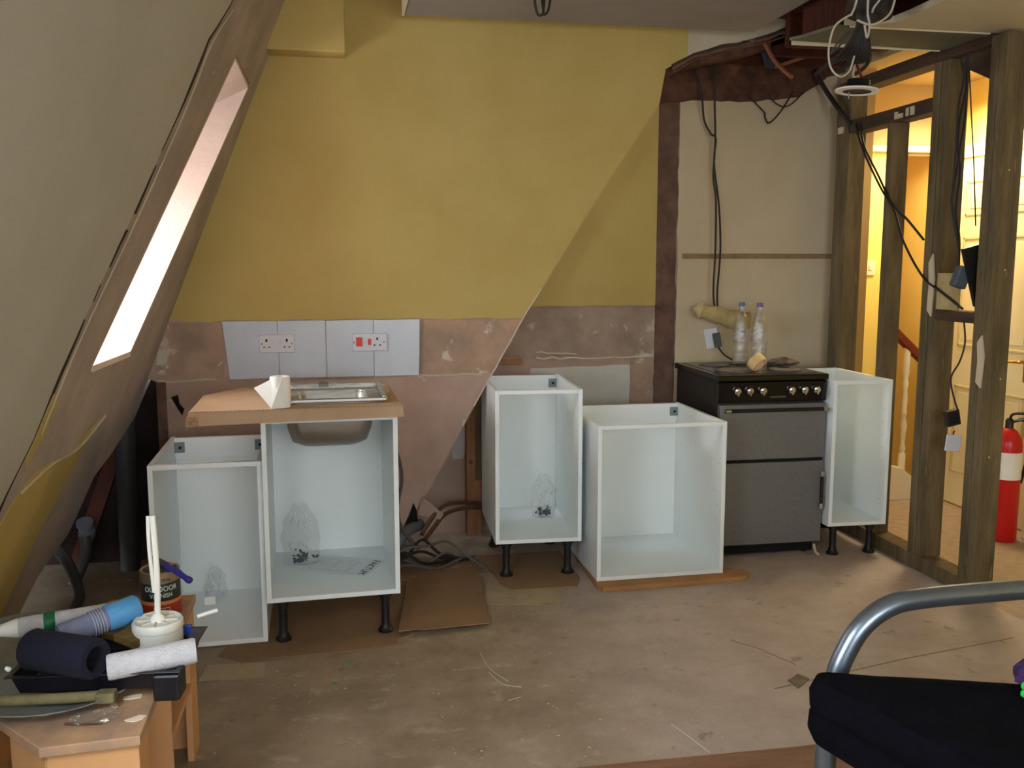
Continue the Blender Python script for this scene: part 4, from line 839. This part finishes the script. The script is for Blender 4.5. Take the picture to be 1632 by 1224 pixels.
LP = thing('ceiling_lamp', 'small glass ceiling lamp in the hall out of view', 'lamp', (3.16, 3.30, 2.352))
G().lathe([(.05, 0), (.05, -.015)], 18).build('rose', CREAMG, LP, True)
G().lathe([(.004, -.015), (.004, -.05)], 8).build('stem', CREAMG, LP)

# ------------------------------------------------------------------ bench unit bottom left
BN = thing('bench_unit', 'low beech veneer shelf unit covered in dust and tools', 'shelf unit', (-.6, 2.3, 0))
off = Vector((.6, -2.3))
top = [(-.624, 1.866), (-.435, 1.881), (-.451, 2.715), (-.68, 2.712), (-.84, 2.51), (-.845, 2.12), (-.741, 1.998)]
def bl2(p): return (p[0]+.6, p[1]-2.3)
slab([bl2(p) for p in top], .438, .460, 'top', BENCHD, BN, .002)
ins = [(-.618, 1.885), (-.443, 1.897)]
def wallp(a, b, t, z0, z1, name, m):
    a, b = Vector(bl2(a)), Vector(bl2(b)); d_ = (b-a).normalized(); n_ = Vector((-d_.y, d_.x))*t
    g = G(); g.prism([(a.x, a.y, z0), (b.x, b.y, z0), (b.x+n_.x, b.y+n_.y, z0), (a.x+n_.x, a.y+n_.y, z0)], (0, 0, z1-z0)); return g.build(name, m, BN, bevel=.0015)
wallp((-.616, 1.880), (-.441, 1.894), .018, .001, .437, 'front_panel', BENCH)
wallp((-.728, 2.008), (-.620, 1.884), .018, .001, .437, 'front_panel', BENCH)
wallp((-.443, 1.915), (-.443, 1.990), .018, .001, .437, 'side_panel', BENCH)
wallp((-.457, 2.60), (-.457, 2.70), .018, .001, .437, 'side_panel', BENCH)
wallp((-.84, 2.50), (-.84, 2.13), -.018, .001, .437, 'side_panel', BENCH)
wallp((-.80, 2.28), (-.455, 2.30), .018, .001, .437, 'divider', BENCH)
wallp((-.80, 2.66), (-.46, 2.68), .018, .001, .437, 'back_panel', BENCH)
slab([bl2(p) for p in ((-.80, 2.31), (-.455, 2.31), (-.455, 2.66), (-.80, 2.64))], .22, .238, 'shelf', BENCH, BN)
slab([bl2(p) for p in ((-.72, 2.03), (-.62, 1.92), (-.46, 1.93), (-.46, 2.27), (-.80, 2.27))], .10, .118, 'shelf', BENCH, BN)
# oval dish
DS = thing('metal_dish', 'large oval galvanised dish hanging over the left edge of the bench', 'dish', (-.735, 2.27, .4612), math.radians(30))
loft([[(x*s_, y*s_, z) for x, y, z in [(245e-3*math.cos(2*math.pi*k/40), .335*math.sin(2*math.pi*k/40), zz) for k in range(40)]] for s_, zz in ((.80, .0), (.84, .004), (.90, .010), (.97, .020), (1.0, .024), (1.0, .027), (.965, .023), (.90, .014), (.84, .008), (.60, .006))], 'dish', DISH, DS)
z_ = .0
ZB = .4605
# paint tray
TY = thing('paint_tray', 'black plastic paint roller tray spotted with paint lying over the dish', 'tray', (-.735, 2.055, .4890), math.radians(-5.5))
tl, tw = .352, .238
def rl(x0, x1, y0, y1, z): return [(x0, y0, z), (x1, y0, z), (x1, y1, z), (x0, y1, z)]
g = G(); L_ = [rl(.012, tl-.012, .012, tw-.012, .0), rl(0, tl, 0, tw, .043), rl(-.010, tl+.010, -.010, tw+.010, .043), rl(-.010, tl+.010, -.010, tw+.010, .046), rl(.002, tl-.002, .002, tw-.002, .046), rl(.014, tl-.014, .014, tw-.014, .004)]
for L in L_: g.v += L
for i in range(5):
    for k in range(4): g.f.append((i*4+k, i*4+(k+1) % 4, i*4+4+(k+1) % 4, i*4+4+k))
g.f.append((20, 21, 22, 23)); g.f.append((3, 2, 1, 0)); g.build('tray', TRAYB, TY, bevel=.002)
G().box(tl-.05, tl+.008, -.012, .05, -.022, .040).build('well_foot', TRAYB, TY, bevel=.006)
G().lathe([(.004, 0), (.006, .004), (.004, .012)], 10, T(-.012, .03, .046) @ R(math.radians(-60), 'Y')).build('paint_blob', PAPER, TY, True)
# rollers
def roll(name, label, a, b, r, m, hollow=True, cat='roller', group=None, inner=HOLE):
    t = thing(name, label, cat, a, 0, group); v = Vector(b)-Vector(a); L = v.length; M = v.to_track_quat('Z', 'Y').to_matrix().to_4x4()
    pr = [(r*.62, .0), (r*.93, .0), (r, .006), (r, L-.006), (r*.93, L), (r*.62, L)]
    if hollow: G().lathe(pr+[(r*.62, .0)], 26, M, cap=False).build('sleeve', m, t, True); G().lathe([(r*.62, .002), (r*.62, L-.002), (r*.58, L-.002), (r*.58, .002)], 20, M, cap=False).build('core', inner, t, True)
    else: G().lathe([(r*.5, 0)]+pr[1:-1]+[(r*.5, L)], 26, M).build('sleeve', m, t, True)
    return t, M, L
roll('navy_roll', 'thick dark navy rolled sleeve at the front of the paint tray', (-.706, 2.110, .572), (-.548, 2.020, .574), .045, NAVY, True, 'roll', None, mat('navy_core', (14, 14, 26), rough=.9))
roll('roller_sleeve', 'fluffy white paint roller sleeve resting across the black tray', (-.530, 2.035, .546), (-.349, 2.072, .556), .0285, FLEECE, False, 'roller', 'white paint roller sleeves')
t, M, L = roll('roller_sleeve', 'white paint roller sleeve with a green band behind the navy roll', (-.790, 2.285, .556), (-.60, 2.335, .560), .024, FLEECE, False, 'roller', 'white paint roller sleeves')
G().lathe([(.0245, .055), (.0255, .057), (.0255, .078), (.0245, .08)], 24, M, cap=False).build('green_band', GREEN, t, True)
G().lathe([(.006, -.05), (.014, -.04), (.024, .0)], 16, M).build('tapered_end', PAPER, t, True)
t, M, L = roll('wrapped_roll', 'roll wrapped half in blue and half in lilac plastic behind the navy roll', (-.672, 2.19, .564), (-.520, 2.285, .588), .028, LILAC, False, 'roll')
G().lathe([(.0305, L*.60), (.0320, L*.61), (.0325, L-.002), (.026, L+.006), (.018, L+.006)], 26, M).build('blue_end', BLUE, t, True)
q = G()
for i in range(5): q.lathe([(.0305, L*(.40+.035*i)), (.0318, L*(.41+.035*i)), (.0305, L*(.42+.035*i))], 24, M, cap=False)
q.build('wrap_ridges', mat('lilac_light', (160, 162, 184), rough=.5), t, True)
# old brushes
BR = thing('paint_brush', 'wide old paint brush with brown bristles between the rolls and the tub', 'brush', (-.545, 2.225, .545), math.radians(-32))
G().box(-.06, .00, -.022, .022, -.008, .008).build('ferrule', mat('ferrule_dull', (120, 92, 50), rough=.4, metal=.7), BR, bevel=.002)
g = G(); g.prism([(.0, -.022, -.008), (.062, -.026, -.016), (.062, .026, -.016), (.0, .022, -.008)], (0, 0, .016)); g.build('bristles', BRISTLE, BR)
q = G(); q.tube([(-.058, 0, 0), (-.10, 0, .004), (-.14, 0, .008)], .010, 10, 3); q.build('handle', mat('handle_old', (150, 120, 60), rough=.5), BR, True)
SB = thing('stick_brush', 'dirty wooden stick lying in the dish in front of the tray', 'stick', (-.62, 2.02, .488))
q = G(); q.tube([(-.15, .02, .0), (.0, .006, .0), (.085, .0, .002)], .012, 10, 3); q.build('stick', HANDLEW, SB, True)
q = G(); q.box(.07, .11, -.016, .016, -.010, .014, R(math.radians(-3), 'Z')); q.build('frayed_end', HANDLEW, SB, bevel=.005)
# tub with stick
TB = thing('white_tub', 'round white plastic tub in the tray with a tall white stick in its lid', 'tub', (-.462, 2.235, .4925))
G().lathe([(.054, 0), (.058, .004), (.0565, .060), (.059, .062), (.059, .076), (.055, .082), (.049, .080), (.047, .077), (.010, .078)], 36).build('tub', mat('tub_plastic', (222, 222, 214), rough=.35), TB, True)
q = G()
for k in range(8):
    a0 = 2*math.pi*k/8; q.box(.012, .046, -.0025, .0025, .077, .0815, R(a0, 'Z'))
q.build('lid_ribs', mat('tub_rib', (206, 204, 192), rough=.5), TB)
q = G(); q.lathe([(.020, .078), (.016, .088), (.008, .096)], 16); q.tube([(0, 0, .08), (.004, .0, .20), (-.002, .012, .335)], .0072, 8, 3); q.tube([(-.004, -.003, .15), (-.010, -.003, .26), (-.012, .010, .335)], .0045, 8, 3)
q.build('stick', PAPER, TB, True)
# brush handle stub and side bits in tray
t = thing('blue_clip', 'small blue plastic handle in the back corner of the paint tray', 'handle', (-.400, 2.262, .492)); G().box(-.012, .012, -.006, .006, 0, .052).build('grip', mat('clip_blue', (36, 62, 150), rough=.4), t, bevel=.003)
t = thing('white_peg', 'thin white plastic stick lying on the cabinet side of the tray rim', 'stick', (-.372, 2.325, .543)); q = G(); q.tube([(-.012, -.01, 0), (.035, .01, .006)], .005, 8); q.build('peg', PAPER, t, True)
# varnish tin
TN = thing('varnish_tin', 'open tin of outdoor varnish with dark and red label on the bench', 'tin', (-.520, 2.575, .4605))
G().lathe([(.050, 0), (.052, .003), (.052, .126), (.053, .130), (.050, .132), (.045, .130), (.044, .122), (.044, .006), (.0, .005)], 36, cap=False).build('can', TINM, TN, True)
G().lathe([(.0524, .052), (.0527, .053), (.0527, .100), (.0524, .101)], 36, cap=False).build('dark_label', TINBK, TN, True)
G().lathe([(.0524, .004), (.0527, .005), (.0527, .050), (.0524, .051)], 36, cap=False).build('red_label', TINRD, TN, True)
G().lathe([(.0526, .041), (.0530, .042), (.0530, .050), (.0526, .051)], 36, cap=False).build('orange_stripe', TINOR, TN, True)
G().lathe([(.043, .08), (.002, .0805)], 30).build('varnish', mat('varnish_brown', (96, 56, 26), rough=.1), TN, True)
MA = R(math.radians(12), 'Z')
letters('RONSEAL', .013, TINBK, TN, MA @ T(0, 0, .106), bend=.0525)
letters('OUTDOOR', .0205, LETTER, TN, MA @ T(0, 0, .080), bend=.0532, xs=.86)
letters('VARNISH', .0165, LETTER, TN, MA @ T(0, 0, .062), bend=.0532, xs=.9)
q = G()
for (x0, x1, z0, z1) in ((-.022, .022, .016, .0172), (-.022, .022, .032, .0332), (-.022, -.0208, .016, .0332), (.0208, .022, .016, .0332)):
    for i in range(6):
        a0 = (x0+(x1-x0)*i/6)/.0532; a1 = (x0+(x1-x0)*(i+1)/6)/.0532
        q.prism([tuple(MA @ Vector((math.sin(a)*.0532, -math.cos(a)*.0532, z))) for a, z in ((a0, z0), (a1, z0), (a1, z1), (a0, z1))], (0, -.0004, 0))
q.build('label_frame', LETTER, TN)
letters('10 YEAR', .009, LETTER, TN, MA @ T(0, 0, .021), bend=.0532) if False else None
BB = thing('small_brush', 'paint brush with a blue handle lying across the open tin', 'brush', (-.490, 2.545, .600))
M = R(math.radians(-38), 'Z') @ R(math.radians(14), 'Y')
q = G(); q.tube([tuple(M @ Vector(p)) for p in ((-.01, 0, .0), (.03, 0, .002), (.06, 0, -.002), (.085, 0, -.004))], [.010, .008, .009, .008, .008, .010, .008], 10, 4); q.build('handle', BHAND, BB, True)
q = G(); q.box(-.045, -.008, -.013, .013, -.006, .006, M); q.build('ferrule', mat('ferrule_dark', (60, 60, 72), rough=.4, metal=.5), BB, bevel=.002)
q = G(); q.box(-.075, -.044, -.013, .013, -.005, .005, M); q.build('bristles', mat('bristle_black', (30, 30, 36), rough=.9), BB, bevel=.002)
# bits on the bench top
FK = mat('plaster_flake', (224, 206, 182), rough=.9)
for k, (lb, x, y, s, a) in enumerate((('largest plaster flake at the front corner of the bench', -.462, 1.955, .022, .4), ('triangular plaster flake left of the largest one', -.525, 1.955, .013, 1.2), ('long plaster flake by the dish rim', -.487, 2.06, .024, .2), ('broken plaster flake touching the dish rim', -.52, 2.030, .018, 2.2))):
    pts = [(math.cos(2*math.pi*i/7)*s*random.uniform(.6, 1.2), math.sin(2*math.pi*i/7)*s*.55*random.uniform(.5, 1.2), 0) for i in range(7)]
    g = G(); g.prism(pts, (0, 0, .0025)); o = g.build('plaster_flake', FK); o.location = (x, y, .4606); o.rotation_euler = (0, 0, a); props(o, lb, 'plaster flake', 'plaster flakes on the bench')
cable('screw_nail', 'long rusty nail lying on the front of the bench', [(-.600, 1.955, .464), (-.565, 1.947, .464), (-.522, 1.945, .464)], .0028, mat('nail_rust', (84, 56, 36), rough=.6), 'nail')
t = thing('plastic_wrapper', 'clear crinkled wrapper on the bench front', 'wrapper', (-.545, 1.975, .462)); g = G()
for j in range(7):
    for i in range(9): g.v.append((-.05+.0125*i, -.035+.012*j, .001+random.uniform(0, .008)))
for j in range(6):
    for i in range(8): k = j*9+i; g.f.append((k, k+1, k+10, k+9))
g.build('film', WRAP, t)
t = thing('yellow_scrap', 'tiny yellow paper scrap beside the varnish tin', 'scrap', (-.470, 2.50, .4606), .4); G().box(-.010, .012, -.004, .004, 0, .001).build('paper', mat('scrap_yellow', (236, 196, 40), rough=.8), t)

# ------------------------------------------------------------------ futon
FT = thing('futon', 'metal framed futon with a black folded mattress in the right corner', 'futon', (1.5, 1.4, 0))
def fo(p): return (p[0]-1.5, p[1]-1.4, p[2])
Y1 = 1.845
q = G(); pts = [(1.085, Y1, .0), (1.085, Y1, .30), (1.10, Y1, .46), (1.125, Y1, .535), (1.165, Y1, .595), (1.225, Y1, .634), (1.30, Y1, .648), (1.50, Y1, .652), (1.9, Y1, .655), (2.35, Y1, .655)]
q.tube([fo(p) for p in pts], .0245, 20, 6); q.build('arm_tube', TUBE, FT, True)
q = G(); q.tube([fo((2.30, Y1, .65)), fo((2.30, Y1, .0))], .0235, 14); q.build('leg', TUBE, FT, True)
q = G(); q.tube([fo((1.12, Y1-.04, .33)), fo((1.17, 1.0, .33)), fo((1.20, .30, .33))], .018, 12); q.build('front_rail', TUBE, FT, True)
q = G(); q.tube([fo((1.12, Y1, .34)), fo((2.30, Y1, .34))], .016, 12); q.build('end_rail', TUBE, FT, True)
q = G(); q.tube([fo((1.22, .30, .33)), fo((1.22, .30, .0))], .022, 12); q.build('leg', TUBE, FT, True)
for k in range(7):
    x = 1.25+k*.15; q = G(); q.tube([fo((x, Y1-.01, .335)), fo((x, .30, .335))], .007, 8); q.build('slat_bar', TUBE, FT, True)
# mattress : rounded lumpy block
bm = bmesh.new(); bmesh.ops.create_grid(bm, x_segments=2, y_segments=2, size=1); bm.free()
g = G(); NX, NY = 26, 30
x0, x1, ya, yb, zb, zt = .978, 2.25, .25, 1.805, .362, .527
rnd = random.Random(3)
loops = []
def mloop(s, z, k_=1.0):
    out = []
    for (cx, cy, a0) in ((x1-.07, yb-.07, 0), (x0+.07, yb-.07, 90), (x0+.07+.0, ya+.07, 180), (x1-.07, ya+.07, 270)):
        for k in range(7): a = math.radians(a0+90*k/6); out.append((cx+(.07+s)*math.cos(a), cy+(.07+s)*math.sin(a), z))
    res = []
    for i in range(len(out)):
        p, q_ = Vector(out[i]), Vector(out[(i+1) % len(out)]); m_ = 12 if (q_-p).length > .3 else 1
        for j in range(m_): v = p.lerp(q_, j/m_); v.x = 1.6+(v.x-1.6)*k_; v.y = 1.05+(v.y-1.05)*k_; v.x += .30*(1.82-v.y)*max(0, min(1, (2.25-v.x)/1.0)); v.y -= .36*max(0, v.x-1.05)*max(0, min(1, (v.y-.25)/1.4)); v.z -= .012*math.exp(-((v.x-1.42)/.10)**2)*(z > .45); v.z += .010*math.sin(v.x*9+v.y*4)*(z > .45); res.append(fo(v))
    return res
loft([mloop(-.03, zb), mloop(-.006, zb+.006), mloop(.006, zb+.035), mloop(.004, zb+.07), mloop(-.004, zb+.078), mloop(.004, zb+.086), mloop(.006, zb+.125), mloop(-.006, zt-.008), mloop(-.035, zt), mloop(-.05, zt+.003), mloop(-.05, zt+.005, .92), mloop(-.05, zt+.004, .8), mloop(-.05, zt, .6), mloop(-.05, zt, .35), mloop(-.05, zt, .12)], 'mattress', CUSH, FT)
PU = thing('knitted_toy', 'purple woolly toy with a bright green flower on the futon', 'toy', (1.462, 1.630, .516))
g = G(); n = 14
for j in range(9):
    for i in range(n): a = 2*math.pi*i/n; rr = math.sin(math.pi*(j+.2)/8.4); g.v.append((.07*rr*math.cos(a)*(1+random.uniform(-.12, .12)), .05*rr*math.sin(a)*(1+random.uniform(-.12, .12)), .065*(1-math.cos(math.pi*j/8))/2+random.uniform(-.003, .003)*(j > 0)))
for j in range(8):
    for i in range(n): g.f.append((j*n+i, j*n+(i+1) % n, (j+1)*n+(i+1) % n, (j+1)*n+i))
g.f.append(tuple(range(n))); g.f.append(tuple(8*n+i for i in range(n))); g.build('body', mat('purple_wool', (44, 24, 70), (70, 42, 92), 40, .95), PU)
q = G()
for k in range(5): a = 2*math.pi*k/5; q.lathe([(.002, 0), (.009, .002), (.009, .006), (.002, .008)], 10, T(-.070+.010*math.cos(a), -.035, .022+.014*math.sin(a)) @ R(math.pi/2, 'X'))
q.build('flower', mat('flower_green', (40, 200, 60), rough=.7), PU, True)
